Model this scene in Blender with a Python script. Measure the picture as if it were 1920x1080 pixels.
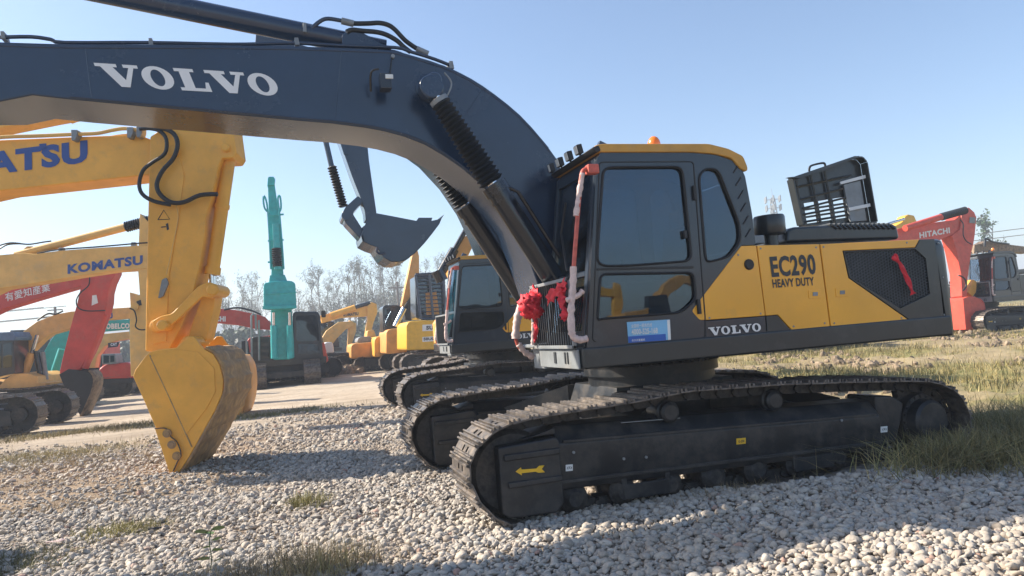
import bpy, math, random
import numpy as np
from mathutils import Vector, Matrix, noise
from mathutils.geometry import tessellate_polygon
R = math.radians
rnd = random.Random(7); nr = np.random.default_rng(7)
scene = bpy.context.scene
for o in list(bpy.data.objects): bpy.data.objects.remove(o)
COL = scene.collection
# ---------------------------------------------------------------- camera
F_PX, YAW, PITCH, ROLL, CAMH = 1361.0, R(17.8), R(3.27), R(4.5), 1.5
cF = Vector((math.sin(YAW)*math.cos(PITCH), math.cos(YAW)*math.cos(PITCH), math.sin(PITCH)))
r0 = Vector((math.cos(YAW), -math.sin(YAW), 0)); u0 = r0.cross(cF)
cR = r0*math.cos(ROLL) - u0*math.sin(ROLL); cU = u0*math.cos(ROLL) + r0*math.sin(ROLL)
CP = Vector((0, 0, CAMH))
cd = bpy.data.cameras.new('camera'); cam = bpy.data.objects.new('camera', cd); COL.objects.link(cam)
cd.sensor_width = 36; cd.lens = 36*F_PX/1920; cd.clip_start = 0.05; cd.clip_end = 6000
M3 = Matrix((cR, cU, -cF)).transposed()
cam.matrix_world = Matrix.Translation(CP) @ M3.to_4x4()
scene.camera = cam
# ---------------------------------------------------------------- light
SUN = Vector((-1.22, 0.68, 1.0)).normalized()
EL = math.asin(SUN.z)
w = bpy.data.worlds.new('World'); scene.world = w; w.use_nodes = True
nt = w.node_tree; nt.nodes.clear()
sky = nt.nodes.new('ShaderNodeTexSky'); sky.sky_type = 'NISHITA'; sky.sun_disc = False
sky.sun_elevation = EL; sky.sun_rotation = math.atan2(SUN.x, SUN.y); sky.altitude = 0
sky.air_density = 1.0; sky.dust_density = .9; sky.ozone_density = 2.6
bg = nt.nodes.new('ShaderNodeBackground'); bg.inputs[1].default_value = 0.105
wo = nt.nodes.new('ShaderNodeOutputWorld')
nt.links.new(sky.outputs[0], bg.inputs[0]); nt.links.new(bg.outputs[0], wo.inputs[0])
sl = bpy.data.lights.new('sun', 'SUN'); sl.energy = 5.0; sl.angle = R(0.6); sl.color = (1.0, .90, .76)
so = bpy.data.objects.new('sun', sl); COL.objects.link(so)
so.rotation_euler = SUN.to_track_quat('Z', 'Y').to_euler(); so.location = (-20, 10, 20)
scene.view_settings.view_transform = 'Standard'; scene.view_settings.look = 'None'
scene.view_settings.exposure = 1.05; scene.view_settings.gamma = 1.0
scene.render.engine = 'CYCLES'
scene.cycles.volume_bounces = 0; scene.cycles.max_bounces = 6; scene.cycles.transparent_max_bounces = 16
scene.cycles.volume_step_rate = 5

# ---------------------------------------------------------------- materials
MATS = {}
def mat(name, col, rough=.5, metal=0, var=.12, scale=6, bump=0, bscale=40, dirt=None, dirt_amt=.35, dscale=2.5, coat=0, spec=.5, col2=None, island=0):
    if name in MATS: return MATS[name]
    m = bpy.data.materials.new(name); m.use_nodes = True; t = m.node_tree; N = t.nodes; L = t.links
    b = N['Principled BSDF']; b.inputs['Roughness'].default_value = rough; b.inputs['Metallic'].default_value = metal
    b.inputs['Specular IOR Level'].default_value = spec
    if coat: b.inputs['Coat Weight'].default_value = coat; b.inputs['Coat Roughness'].default_value = .12
    g = N.new('ShaderNodeNewGeometry')
    n = N.new('ShaderNodeTexNoise'); n.inputs['Scale'].default_value = scale; n.inputs['Detail'].default_value = 6; n.inputs['Roughness'].default_value = .6
    L.new(g.outputs['Position'], n.inputs['Vector'])
    c2 = col2 or tuple(c*(1-2.2*var) for c in col)
    mx = N.new('ShaderNodeMix'); mx.data_type = 'RGBA'
    rp = N.new('ShaderNodeMapRange'); rp.inputs[1].default_value = .35; rp.inputs[2].default_value = .65
    L.new(n.outputs[0], rp.inputs[0]); L.new(rp.outputs[0], mx.inputs[0])
    mx.inputs[6].default_value = (*c2, 1); mx.inputs[7].default_value = (*[min(1, c*(1+var*.4)) for c in col], 1)
    out = mx.outputs[2]
    if island:
        hv = N.new('ShaderNodeMapRange'); hv.inputs[3].default_value = 1-island; hv.inputs[4].default_value = 1+island*.7
        L.new(g.outputs['Random Per Island'], hv.inputs[0])
        m2 = N.new('ShaderNodeMix'); m2.data_type = 'RGBA'; m2.blend_type = 'MULTIPLY'; m2.inputs[0].default_value = 1
        L.new(out, m2.inputs[6]); L.new(hv.outputs[0], m2.inputs[7]); out = m2.outputs[2]
    if dirt:
        n2 = N.new('ShaderNodeTexNoise'); n2.inputs['Scale'].default_value = dscale; n2.inputs['Detail'].default_value = 9; n2.inputs['Roughness'].default_value = .72
        L.new(g.outputs['Position'], n2.inputs['Vector'])
        r2 = N.new('ShaderNodeMapRange'); r2.inputs[1].default_value = .62-dirt_amt*.45; r2.inputs[2].default_value = .80-dirt_amt*.3; r2.inputs[4].default_value = min(1, .35+dirt_amt)
        L.new(n2.outputs[0], r2.inputs[0])
        m3 = N.new('ShaderNodeMix'); m3.data_type = 'RGBA'; L.new(r2.outputs[0], m3.inputs[0]); L.new(out, m3.inputs[6]); m3.inputs[7].default_value = (*dirt, 1)
        out = m3.outputs[2]
        ra = N.new('ShaderNodeMapRange'); ra.inputs[3].default_value = rough; ra.inputs[4].default_value = min(.95, rough+.4)
        L.new(r2.outputs[0], ra.inputs[0]); L.new(ra.outputs[0], b.inputs['Roughness'])
    L.new(out, b.inputs['Base Color'])
    if bump:
        n3 = N.new('ShaderNodeTexNoise'); n3.inputs['Scale'].default_value = bscale; n3.inputs['Detail'].default_value = 5
        L.new(g.outputs['Position'], n3.inputs['Vector'])
        bp = N.new('ShaderNodeBump'); bp.inputs['Strength'].default_value = bump; bp.inputs['Distance'].default_value = .01
        L.new(n3.outputs[0], bp.inputs['Height']); L.new(bp.outputs[0], b.inputs['Normal'])
    MATS[name] = m; return m
DUST = (.30, .24, .17)
M_BLUE = mat('charcoal_paint_sky_tint', (.013, .033, .070), .26, var=.08, scale=2, dirt=(.035, .06, .10), dirt_amt=.10, dscale=1.2, bump=.08, bscale=3, coat=.5)  # charcoal grey paint with the blue of sky and haze put into its colour
M_CHAR = mat('charcoal_paint', (.017, .022, .024), .36, var=.1, scale=3, dirt=(.09, .08, .07), dirt_amt=.2, coat=.3, bump=.05, bscale=8)
M_CAB = mat('cab_paint', (.008, .018, .032), .3, var=.1, scale=3, dirt=(.06, .07, .075), dirt_amt=.15, coat=.5)
M_FRAME = mat('track_frame_paint', (.011, .015, .020), .40, var=.15, scale=4, dirt=(.085, .07, .055), dirt_amt=.36, dscale=4, bump=.15, bscale=25)
M_BLACK = mat('black_rubber', (.018, .018, .02), .55, var=.15, bump=.1)
M_STEEL = mat('shoe_steel', (.17, .15, .135), .42, metal=.5, var=.3, scale=14, dirt=(.28, .22, .165), dirt_amt=.36, dscale=9, bump=.4, bscale=60)
M_LINK = mat('chain_steel', (.035, .034, .035), .6, metal=.2, var=.3, scale=20, dirt=(.14, .11, .08), dirt_amt=.3, bump=.3)
M_YEL = mat('amber_paint', (.92, .43, .025), .36, var=.05, scale=1.5, coat=.35, dirt=(.42, .27, .10), dirt_amt=.06, bump=.03, bscale=4)
M_ROOF = mat('roof_paint', (.60, .31, .05), .5, var=.08, dirt=(.4, .28, .15), dirt_amt=.2)
M_KOM = mat('golden_paint', (.90, .45, .065), .42, var=.07, scale=2.2, dirt=(.55, .31, .11), dirt_amt=.2, dscale=5, bump=.12, bscale=9)
M_KOM2 = mat('faded_golden_paint', (.78, .46, .13), .5, var=.08, scale=3, dirt=(.5, .38, .22), dirt_amt=.25)
M_ORG = mat('orange_paint', (.75, .36, .09), .5, var=.1, scale=2, dirt=(.5, .35, .2), dirt_amt=.2)
M_SUK = mat('bright_yellow_paint', (.80, .45, .04), .4, var=.06, dirt=(.5, .4, .2), dirt_amt=.12)
M_RED = mat('red_paint', (.60, .062, .045), .4, var=.1, scale=2, dirt=(.42, .16, .12), dirt_amt=.2, bump=.06)
M_HIT = mat('orange_red_paint', (.66, .085, .05), .42, var=.08, dirt=(.5, .22, .15), dirt_amt=.15)
M_TEAL = mat('teal_paint', (.03, .42, .42), .42, var=.08, dirt=(.12, .32, .30), dirt_amt=.2)
M_RUST = mat('worn_bucket_steel', (.23, .155, .10), .6, metal=.3, var=.3, scale=8, dirt=(.42, .31, .20), dirt_amt=.45, dscale=6, bump=.5, bscale=30)
M_SHELL = mat('worn_golden_shell', (.52, .31, .11), .55, var=.25, scale=9, dirt=(.30, .21, .14), dirt_amt=.55, dscale=5, bump=.4, bscale=25)
M_CHROME = mat('chrome', (.72, .72, .72), .12, metal=1, var=.03)
M_WHITE = mat('white_decal', (.78, .78, .76), .5, var=.03)
M_BLUEL = mat('blue_lettering', (.035, .09, .30), .5, var=.05)
M_DKL = mat('dark_lettering', (.03, .035, .04), .5, var=.03)
M_DECB = mat('pale_blue_decal', (.22, .50, .75), .4, var=.04)
M_DECN = mat('deep_blue_decal', (.02, .11, .45), .4, var=.04)
M_DECY = mat('yellow_decal', (.85, .50, .02), .5, var=.06)
M_CLOTH = mat('red_cloth', (.78, .035, .055), .65, var=.12, scale=12, bump=.2, bscale=30)
M_WRAP = mat('pale_pink_foam_wrap', (.70, .53, .48), .6, var=.12, scale=20, bump=.3, bscale=30)
M_REDP = mat('red_pipe', (.62, .12, .08), .5, var=.15, scale=15)
M_SEAT = mat('seat_fabric', (.05, .05, .055), .8)
M_GREY = mat('grey_metal', (.26, .28, .29), .5, metal=.2, var=.1, dirt=DUST, dirt_amt=.2)
M_BARK = mat('bark', (.22, .20, .17), .9, var=.2)
M_WOOD = mat('pole_wood', (.16, .13, .11), .9)
M_GLAMP = mat('lamp_lens', (.75, .75, .70), .15, var=.05)
M_BEACON = mat('amber_beacon', (.95, .22, .01), .25, var=.03, coat=.6)
M_RUB = mat('hose_rubber', (.011, .015, .02), .42, var=.1)
def leafmat(name, col, tr=.35):
    m = mat(name, col, .6, var=.25, scale=.8, island=.45)
    return m
M_LEAF = leafmat('poplar_leaves', (.15, .16, .09)); M_LEAF2 = leafmat('green_leaves', (.06, .11, .03))
M_GRY = leafmat('dry_grass', (.40, .32, .13)); M_GRG = leafmat('green_grass', (.22, .21, .08)); M_GRS = leafmat('straw', (.40, .30, .16))
M_TUFT = leafmat('fresh_tuft', (.42, .37, .13)); M_HEDGE = leafmat('scrub_leaves', (.055, .085, .04))
def stonemat():
    m = bpy.data.materials.new('gravel_stone'); m.use_nodes = True; t = m.node_tree; N = t.nodes; L = t.links; b = N['Principled BSDF']
    b.inputs['Roughness'].default_value = .85
    g = N.new('ShaderNodeNewGeometry'); r = N.new('ShaderNodeValToRGB'); L.new(g.outputs['Random Per Island'], r.inputs[0])
    e = r.color_ramp.elements; e[0].position = 0; e[0].color = (.30, .255, .21, 1); e[1].position = 1; e[1].color = (.60, .53, .44, 1)
    for p, c in ((.25, (.40, .36, .31)), (.45, (.49, .42, .34)), (.6, (.35, .34, .32)), (.8, (.52, .46, .38)), (.965, (.42, .36, .30)), (.975, (.36, .19, .14)), (.985, (.52, .48, .42))):
        q = e.new(p); q.color = (*c, 1)
    n = N.new('ShaderNodeTexNoise'); n.inputs['Scale'].default_value = 55; n.inputs['Detail'].default_value = 6; L.new(g.outputs['Position'], n.inputs['Vector'])
    rp = N.new('ShaderNodeMapRange'); rp.inputs[3].default_value = .62; rp.inputs[4].default_value = 1.3; L.new(n.outputs[0], rp.inputs[0])
    n2 = N.new('ShaderNodeTexNoise'); n2.inputs['Scale'].default_value = .55; n2.inputs['Detail'].default_value = 4; L.new(g.outputs['Position'], n2.inputs['Vector'])
    dm = N.new('ShaderNodeMapRange'); dm.inputs[1].default_value = .50; dm.inputs[2].default_value = .68; dm.inputs[4].default_value = .6; L.new(n2.outputs[0], dm.inputs[0])
    mx = N.new('ShaderNodeMix'); mx.data_type = 'RGBA'; mx.blend_type = 'MULTIPLY'; mx.inputs[0].default_value = 1; L.new(r.outputs[0], mx.inputs[6]); L.new(rp.outputs[0], mx.inputs[7])
    m2 = N.new('ShaderNodeMix'); m2.data_type = 'RGBA'; L.new(dm.outputs[0], m2.inputs[0]); L.new(mx.outputs[2], m2.inputs[6]); m2.inputs[7].default_value = (.36, .28, .20, 1)
    L.new(m2.outputs[2], b.inputs['Base Color'])
    bp = N.new('ShaderNodeBump'); bp.inputs['Strength'].default_value = .5; bp.inputs['Distance'].default_value = .01; L.new(n.outputs[0], bp.inputs['Height']); L.new(bp.outputs[0], b.inputs['Normal'])
    return m
M_STONE = stonemat()
def glassmat(name, tint, fac):
    m = bpy.data.materials.new(name); m.use_nodes = True; t = m.node_tree; N = t.nodes; L = t.links; N.clear()
    o = N.new('ShaderNodeOutputMaterial'); mix = N.new('ShaderNodeMixShader'); tr = N.new('ShaderNodeBsdfTransparent'); gl = N.new('ShaderNodeBsdfGlossy')
    tr.inputs[0].default_value = (*tint, 1); gl.inputs['Roughness'].default_value = .015; gl.inputs[0].default_value = (.62, .80, 1, 1)
    fr = N.new('ShaderNodeFresnel'); fr.inputs[0].default_value = 1.5
    n = N.new('ShaderNodeTexNoise'); n.inputs['Scale'].default_value = 1.6; g = N.new('ShaderNodeNewGeometry'); L.new(g.outputs['Position'], n.inputs['Vector'])
    bp = N.new('ShaderNodeBump'); bp.inputs['Strength'].default_value = .05; bp.inputs['Distance'].default_value = .05; L.new(n.outputs[0], bp.inputs['Height']); L.new(bp.outputs[0], gl.inputs['Normal'])
    ad = N.new('ShaderNodeMath'); ad.operation = 'ADD'; ad.inputs[1].default_value = fac; ad.use_clamp = True
    L.new(fr.outputs[0], ad.inputs[0]); L.new(ad.outputs[0], mix.inputs[0]); L.new(tr.outputs[0], mix.inputs[1]); L.new(gl.outputs[0], mix.inputs[2]); n9 = N.new('ShaderNodeTexNoise'); n9.inputs['Scale'].default_value = 3.0; n9.inputs['Detail'].default_value = 8; n9.inputs['Roughness'].default_value = .7; L.new(g.outputs['Position'], n9.inputs['Vector'])
    r9 = N.new('ShaderNodeMapRange'); r9.inputs[1].default_value = .45; r9.inputs[2].default_value = .75; r9.inputs[3].default_value = .0; r9.inputs[4].default_value = .16; L.new(n9.outputs[0], r9.inputs[0])
    df = N.new('ShaderNodeBsdfDiffuse'); df.inputs[0].default_value = (.22, .22, .21, 1); m9 = N.new('ShaderNodeMixShader'); L.new(r9.outputs[0], m9.inputs[0]); L.new(mix.outputs[0], m9.inputs[1]); L.new(df.outputs[0], m9.inputs[2]); L.new(m9.outputs[0], o.inputs[0])
    MATS[name] = m; return m
M_GLASS = glassmat('tinted_window_glass', (.24, .29, .34), .05)
M_GLASSC = glassmat('clear_windscreen_glass', (.72, .80, .80), .05)

# ---------------------------------------------------------------- builders
LOC = {}
def tag(o, label=None, cat=None, group=None, kind=None):
    if label: o['label'] = label
    if cat: o['category'] = cat
    if group: o['group'] = group
    if kind: o['kind'] = kind
    return o
def thing(name, label, cat, loc=(0, 0, 0), group=None):
    o = bpy.data.objects.new(name, None); COL.objects.link(o); o.location = loc; o.empty_display_size = .3; LOC[o.name] = Vector(loc)
    return tag(o, label, cat, group)
class MB:
    def __init__(s): s.v = []; s.f = []; s.m = []; s.cur = 0
    def add(s, vs, fs):
        k = len(s.v); s.v += [tuple(p) for p in vs]; s.f += [tuple(i+k for i in f) for f in fs]; s.m += [s.cur]*len(fs); return s
    def prism(s, A, B):
        n = len(A); nz = sum((A[i]-A[0]).cross(A[(i+1) % n]-A[0]) for i in range(1, n-1)) if False else None
        nv = Vector((0, 0, 0))
        for i in range(1, n-1): nv += (A[i]-A[0]).cross(A[i+1]-A[0])
        if nv.dot(B[0]-A[0]) > 0: A = A[::-1]; B = B[::-1]
        return s.add(list(A)+list(B), [tuple(range(n)), tuple(range(2*n-1, n-1, -1))]+[(i, i+n, (i+1) % n+n, (i+1) % n) for i in range(n)])
    def box(s, c, d, rot=None):
        hx, hy, hz = d[0]/2, d[1]/2, d[2]/2
        P = [Vector((sx*hx, sy*hy, sz*hz)) for sx, sy, sz in ((-1, -1, -1), (1, -1, -1), (1, 1, -1), (-1, 1, -1), (-1, -1, 1), (1, -1, 1), (1, 1, 1), (-1, 1, 1))]
        if rot: P = [rot @ p for p in P]
        return s.add([p+Vector(c) for p in P], [(0, 3, 2, 1), (4, 5, 6, 7), (0, 1, 5, 4), (1, 2, 6, 5), (2, 3, 7, 6), (3, 0, 4, 7)])
    def tube(s, pts, r, n=10, cap=True):
        pts = [Vector(p) for p in pts]; rs = r if isinstance(r, (list, tuple)) else [r]*len(pts)
        vs = []; up = None
        for i, p in enumerate(pts):
            d = (pts[min(i+1, len(pts)-1)]-pts[max(i-1, 0)])
            if d.length < 1e-6: d = pts[-1]-pts[0]
            d.normalize()
            if up is None: up = Vector((0, 0, 1)) if abs(d.z) < .9 else Vector((1, 0, 0))
            a = d.cross(up)
            if a.length < 1e-4: a = d.cross(Vector((0.3, 1, 0.2)))
            a.normalize(); b = a.cross(d).normalized(); up = b
            for k in range(n):
                t = 2*math.pi*k/n; vs.append(p+a*math.cos(t)*rs[i]+b*math.sin(t)*rs[i])
        fs = [(i*n+k, i*n+(k+1) % n, (i+1)*n+(k+1) % n, (i+1)*n+k) for i in range(len(pts)-1) for k in range(n)]
        if cap: fs += [tuple(range(n-1, -1, -1)), tuple(range((len(pts)-1)*n, len(pts)*n))]
        return s.add(vs, fs)
    def cyl(s, p0, p1, r0, r1=None, n=20): return s.tube([p0, p1], [r0, r0 if r1 is None else r1], n)
    def lathe(s, base, axis, prof, n=20):   # prof: (distance along axis, radius)
        ax = Vector(axis).normalized(); return s.tube([Vector(base)+ax*(a+1e-5*i) for i, (a, r) in enumerate(prof)], [r for a, r in prof], n)
    def holed(s, outer, holes, d):
        loops = [outer]+holes; flat = [p for l in loops for p in l]; n = len(flat)
        tris = tessellate_polygon(loops)
        fs = [tuple(t) for t in tris]+[tuple(i+n for i in reversed(t)) for t in tris]; k = 0
        for l in loops:
            m = len(l); fs += [(k+i, k+i+n, k+(i+1) % m+n, k+(i+1) % m) for i in range(m)]; k += m
        return s.add(flat+[p+d for p in flat], fs)
    def build(s, name, ms, parent=None, bevel=0, smooth=35, label=None, seg=2, recalc=True):
        off = Vector((0, 0, 0)); p = parent
        if p is not None: off = LOC[p.name]
        me = bpy.data.meshes.new(name); me.from_pydata([(x-off[0], y-off[1], z-off[2]) for x, y, z in s.v], [], s.f)
        if recalc:
            import bmesh
            b = bmesh.new(); b.from_mesh(me); bmesh.ops.recalc_face_normals(b, faces=b.faces); b.to_mesh(me); b.free()
        for m in (ms if isinstance(ms, (list, tuple)) else [ms]): me.materials.append(m)
        if isinstance(ms, (list, tuple)): me.polygons.foreach_set('material_index', s.m)
        if smooth:
            me.polygons.foreach_set('use_smooth', [True]*len(me.polygons)); me.set_sharp_from_angle(angle=R(smooth))
        o = bpy.data.objects.new(name, me); COL.objects.link(o)
        if p is not None: o.parent = p
        LOC[o.name] = off
        if bevel:
            bm = o.modifiers.new('bevel', 'BEVEL'); bm.width = bevel; bm.segments = seg; bm.limit_method = 'ANGLE'; bm.angle_limit = R(40); bm.harden_normals = True
        if label: o['label'] = label
        return o
class PL:    # a vertical plane: heading angle a, signed distance c from the origin along its normal
    def __init__(s, c, a=0): s.n = Vector((math.sin(R(a)), math.cos(R(a)), 0)); s.c = c; s.a = a; s.t = Vector((math.cos(R(a)), -math.sin(R(a)), 0))
    def at(s, x, y, off=0):
        d = cF + cR*((x-960)/F_PX) - cU*((y-540)/F_PX)
        return CP + d*((s.c+off)/d.dot(s.n)) if False else CP + d*((s.c+off-CP.dot(s.n))/d.dot(s.n))
    def pts(s, P, off=0, ref=None):   # read at the plane, then shifted bodily by off along the normal
        return [s.at(*p)+s.n*off for p in P]
def through(x, y, a=0):
    d = cF + cR*((x-960)/F_PX) - cU*((y-540)/F_PX); g = CP+d*(-CP.z/d.z); p = PL(0, a); p.c = g.dot(p.n); return p
def slab(name, P, pl, t, m, parent=None, bevel=.01, off=0, label=None, smooth=35, seg=2):
    A = pl.pts(P, off); B = [p+pl.n*t for p in A]
    return MB().prism(A, B).build(name, m, parent, bevel, smooth, label, seg)
def smoothpts(P, k=4, closed=False):
    P = [Vector(p) for p in P]; n = len(P); out = []
    rng = range(n if closed else n-1)
    for i in rng:
        if closed: a, b, c, d = P[i-1], P[i], P[(i+1) % n], P[(i+2) % n]
        else: a, b, c, d = P[max(i-1, 0)], P[i], P[i+1], P[min(i+2, n-1)]
        for j in range(k):
            t = j/k; out.append(.5*((2*b)+(c-a)*t+(2*a-5*b+4*c-d)*t*t+(3*b-a-3*c+d)*t**3))
    if not closed: out.append(P[-1])
    return out
def hose(name, P, pl, r, m, parent, off=0, k=4, label=None, n=8):
    return MB().tube(smoothpts(pl.pts(P, off), k), r, n).build(name, m, parent, 0, 60, label)
def roundrect(P, r=8, k=4):   # pixel polygon with rounded corners
    out = []; n = len(P)
    for i in range(n):
        p = Vector(P[i]); a = Vector(P[i-1])-p; b = Vector(P[(i+1) % n])-p; ra = min(r, a.length*.45); rb = min(r, b.length*.45)
        s = p+a.normalized()*ra; e = p+b.normalized()*rb
        for j in range(k+1):
            t = j/k; q = s*(1-t)**2+p*2*t*(1-t)+e*t*t; out.append((q.x, q.y))
    return out
# lettering -------------------------------------------------------------
def text_mesh(st, bold=.0):
    c = bpy.data.curves.new('t', 'FONT'); c.body = st; c.offset = bold; c.resolution_u = 3; c.space_character = 1+bold*2.2
    o = bpy.data.objects.new('t', c); COL.objects.link(o)
    dg = bpy.context.evaluated_depsgraph_get(); me = o.evaluated_get(dg).to_mesh()
    V = [v.co.copy() for v in me.vertices]; Fc = [tuple(p.vertices) for p in me.polygons]
    o.evaluated_get(dg).to_mesh_clear(); bpy.data.objects.remove(o); bpy.data.curves.remove(c)
    return V, Fc
def serif_volvo():
    V = []; Fc = []; x = 0
    def poly(P):
        k = len(V); V.extend(Vector((a, b, 0)) for a, b in P); Fc.append(tuple(range(k, k+len(P))))
    def v(x):
        poly([(x-.02, 1), (x-.02, .86), (x+.13, .86), (x+.49, .86), (x+.62, .86), (x+.62, 1)])
        poly([(x+.13, .86), (x+.52, 0), (x+.78, 0), (x+.735, .31), (x+.49, .86)])
        poly([(x+.735, .31), (x+.78, 0), (x+1.10, .86), (x+.95, .86)])
        poly([(x+.80, .86), (x+.95, .86), (x+1.10, .86), (x+1.24, .86), (x+1.24, 1), (x+.80, 1)])
        return x+1.26
    def o(x):
        n = 28; w = .47; cx = x+w
        for i in range(n):
            a, b = 2*math.pi*i/n, 2*math.pi*(i+1)/n
            poly([(cx+w*math.cos(a), .5+.52*math.sin(a)), (cx+w*math.cos(b), .5+.52*math.sin(b)), (cx+.20*math.cos(b), .5+.37*math.sin(b)), (cx+.20*math.cos(a), .5+.37*math.sin(a))])
        return x+1.0
    def l(x):
        poly([(x, 1), (x, .86), (x+.14, .86), (x+.46, .86), (x+.60, .86), (x+.60, 1)]); poly([(x+.14, .86), (x+.14, .14), (x+.46, .14), (x+.46, .86)])
        poly([(x, .14), (x, 0), (x+.94, 0), (x+.94, .14)]); poly([(x+.78, .14), (x+.94, .14), (x+.94, .42), (x+.84, .42)])
        return x+1.0
    x = v(x); x = o(x)+.06; x = l(x)-.04; x = v(x); x = o(x)
    return V, Fc
def letters(name, src, pl, BL, BR, TL, m, parent, off=0, bold=.02, label=None, proud=.004):
    V, Fc = src if isinstance(src, tuple) else text_mesh(src, bold)
    if not V: return None
    x0 = min(v.x for v in V); x1 = max(v.x for v in V); y0 = min(v.y for v in V); y1 = max(v.y for v in V)
    o = pl.at(*BL)+pl.n*off; U = pl.at(*BR)+pl.n*off-o; W = pl.at(*TL)+pl.n*off-o
    vs = [o+U*((v.x-x0)/(x1-x0))+W*((v.y-y0)/(y1-y0))-pl.n*proud for v in V]
    b = MB().add(vs, Fc); return b.build(name, m, parent, 0, 0, label, recalc=False)
def bellows(p0, p1, r, n, rib=.18):
    p0, p1 = Vector(p0), Vector(p1); pts = []; rs = []
    for i in range(n*2+1): pts.append(p0.lerp(p1, i/(n*2))); rs.append(r*(1+rib) if i % 2 else r*(1-rib))
    return pts, rs
# crawler chain ----------------------------------------------------------
def resample(P, n=None, step=None):
    P = [Vector(p) for p in P]; m = len(P); seg = [(P[(i+1) % m]-P[i]).length for i in range(m)]; tot = sum(seg)
    n = n or round(tot/step); out = []; i = 0; acc = 0
    for k in range(n):
        d = tot*k/n
        while acc+seg[i] < d: acc += seg[i]; i += 1
        t = (d-acc)/seg[i]; p = P[i].lerp(P[(i+1) % m], t)
        out.append(p)
    return out, tot/n
def shoe_mb(pitch, w, holes=True, full=True):
    b = MB(); L = pitch*.97
    # local: x along the chain, y across (0..w), z outward
    if holes and full:
        o = [Vector((-L/2, 0, 0)), Vector((L/2, 0, 0)), Vector((L/2, w, 0)), Vector((-L/2, w, 0))]
        hs = []
        for yy in (w*.36, w*.56): hs.append([Vector((-.012, yy, 0)), Vector((-.012, yy+.05, 0)), Vector((.034, yy+.05, 0)), Vector((.034, yy, 0))])
        b.holed(o, hs, Vector((0, 0, -.014)))
    else: b.box((0, w/2, -.007), (L, w, .014))
    for gx, h in ((-L*.42, .026), (L*.02-.03, .022), (L*.40, .024)) if full else ((-L*.4, .03), (L*.3, .025)):
        A = [Vector((gx-.013, 0, 0)), Vector((gx+.013, 0, 0)), Vector((gx+.007, 0, h)), Vector((gx-.007, 0, h))]
        b.prism(A, [p+Vector((0, w, 0)) for p in A])
    return b
def link_into(b, c, T, Nn, Wd, pitch, y0):     # chain link blocks under the shoe
    for yy in (y0-.07, y0+.07):
        rot = Matrix((T, Wd, Nn)).transposed()
        b.box(c-Nn*.062+Wd*yy, (pitch*.80, .035, .085), rot); 
        pass
def _pin(b, c, T, Nn, Wd, pitch, y0): b.cyl(c-Nn*.062+Wd*(y0-.11)+T*pitch*.5, c-Nn*.062+Wd*(y0+.11)+T*pitch*.5, .030, n=8)
def chain(parent, loop, y0, w, separate, step=.19, frame=None):
    """loop: list of (x,z) of the shoes' outer faces; frame maps local (x,y,z) to world"""
    fr = frame or (lambda v: v)
    P, pitch = resample([Vector((x, 0, z)) for x, z in loop], step=step); n = len(P)
    O = fr(Vector((0, 0, 0))); ex = fr(Vector((1, 0, 0)))-O; ey = fr(Vector((0, 1, 0)))-O
    cb = MB(); cc = sum(P, Vector())/n; mid = None; sh = shoe_mb(pitch, w); items = []
    mer = MB()
    for i, p in enumerate(P):
        t = (P[(i+1) % n]-P[i-1]).normalized(); nn = Vector((0, 1, 0)).cross(t) 
        if nn.dot(p-Vector((min(max(p.x, cc.x-1.4), cc.x+1.4), 0, cc.z))) < 0: nn = -nn
        T = ex*t.x+Vector((0, 0, t.z)); N_ = ex*nn.x+Vector((0, 0, nn.z)); wd = ey
        c = fr(Vector((p.x, y0, p.z)))-N_*.024
        link_into(cb, c, T, N_, wd, pitch, w/2); _pin(cb, c, T, N_, wd, pitch, w/2)
        rot = Matrix((T, wd, N_)).transposed()
        items.append((c, rot))
        if not separate:
            s2 = shoe_mb(pitch, w, False, False); mer.add([rot @ Vector(v)+c for v in s2.v], s2.f)
    ch = cb.build('track_chain', M_LINK, parent, 0, 30, recalc=False)
    if separate:
        me = None
        for c, rot in items:
            if me is None:
                o = sh.build('track_shoe', M_STEEL, None, .003, 30); me = o.data
                proto = o
            else: o = proto.copy(); COL.objects.link(o)
            o.parent = ch; j = Matrix.Rotation(rnd.uniform(-.02, .02), 3, 'X'); off = LOC[ch.name]
            o.matrix_local = Matrix.Translation(c-off+Vector((rnd.uniform(-.004, .004), rnd.uniform(-.006, .006), 0))) @ (rot @ j).to_4x4()
    else:
        s = mer.build('track_shoes', M_STEEL, ch, 0, 30, recalc=False)
    return ch
def stadium(x0, x1, z0, r, sag=.05, n=9):
    P = []
    for i in range(n+1):
        a = math.pi/2+math.pi*i/n; P.append((x0+r+r*math.cos(a), z0+r+r*math.sin(a)))
    for i in range(n+1):
        a = -math.pi/2+math.pi*i/n; P.append((x1-r+r*math.cos(a), z0+r+r*math.sin(a)))
    L = x1-x0-2*r
    for i in range(1, 8):
        t = i/8; P.append((x1-r-L*t, z0+2*r-sag*math.sin(math.pi*((t*2) % 1))))
    return P
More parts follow.
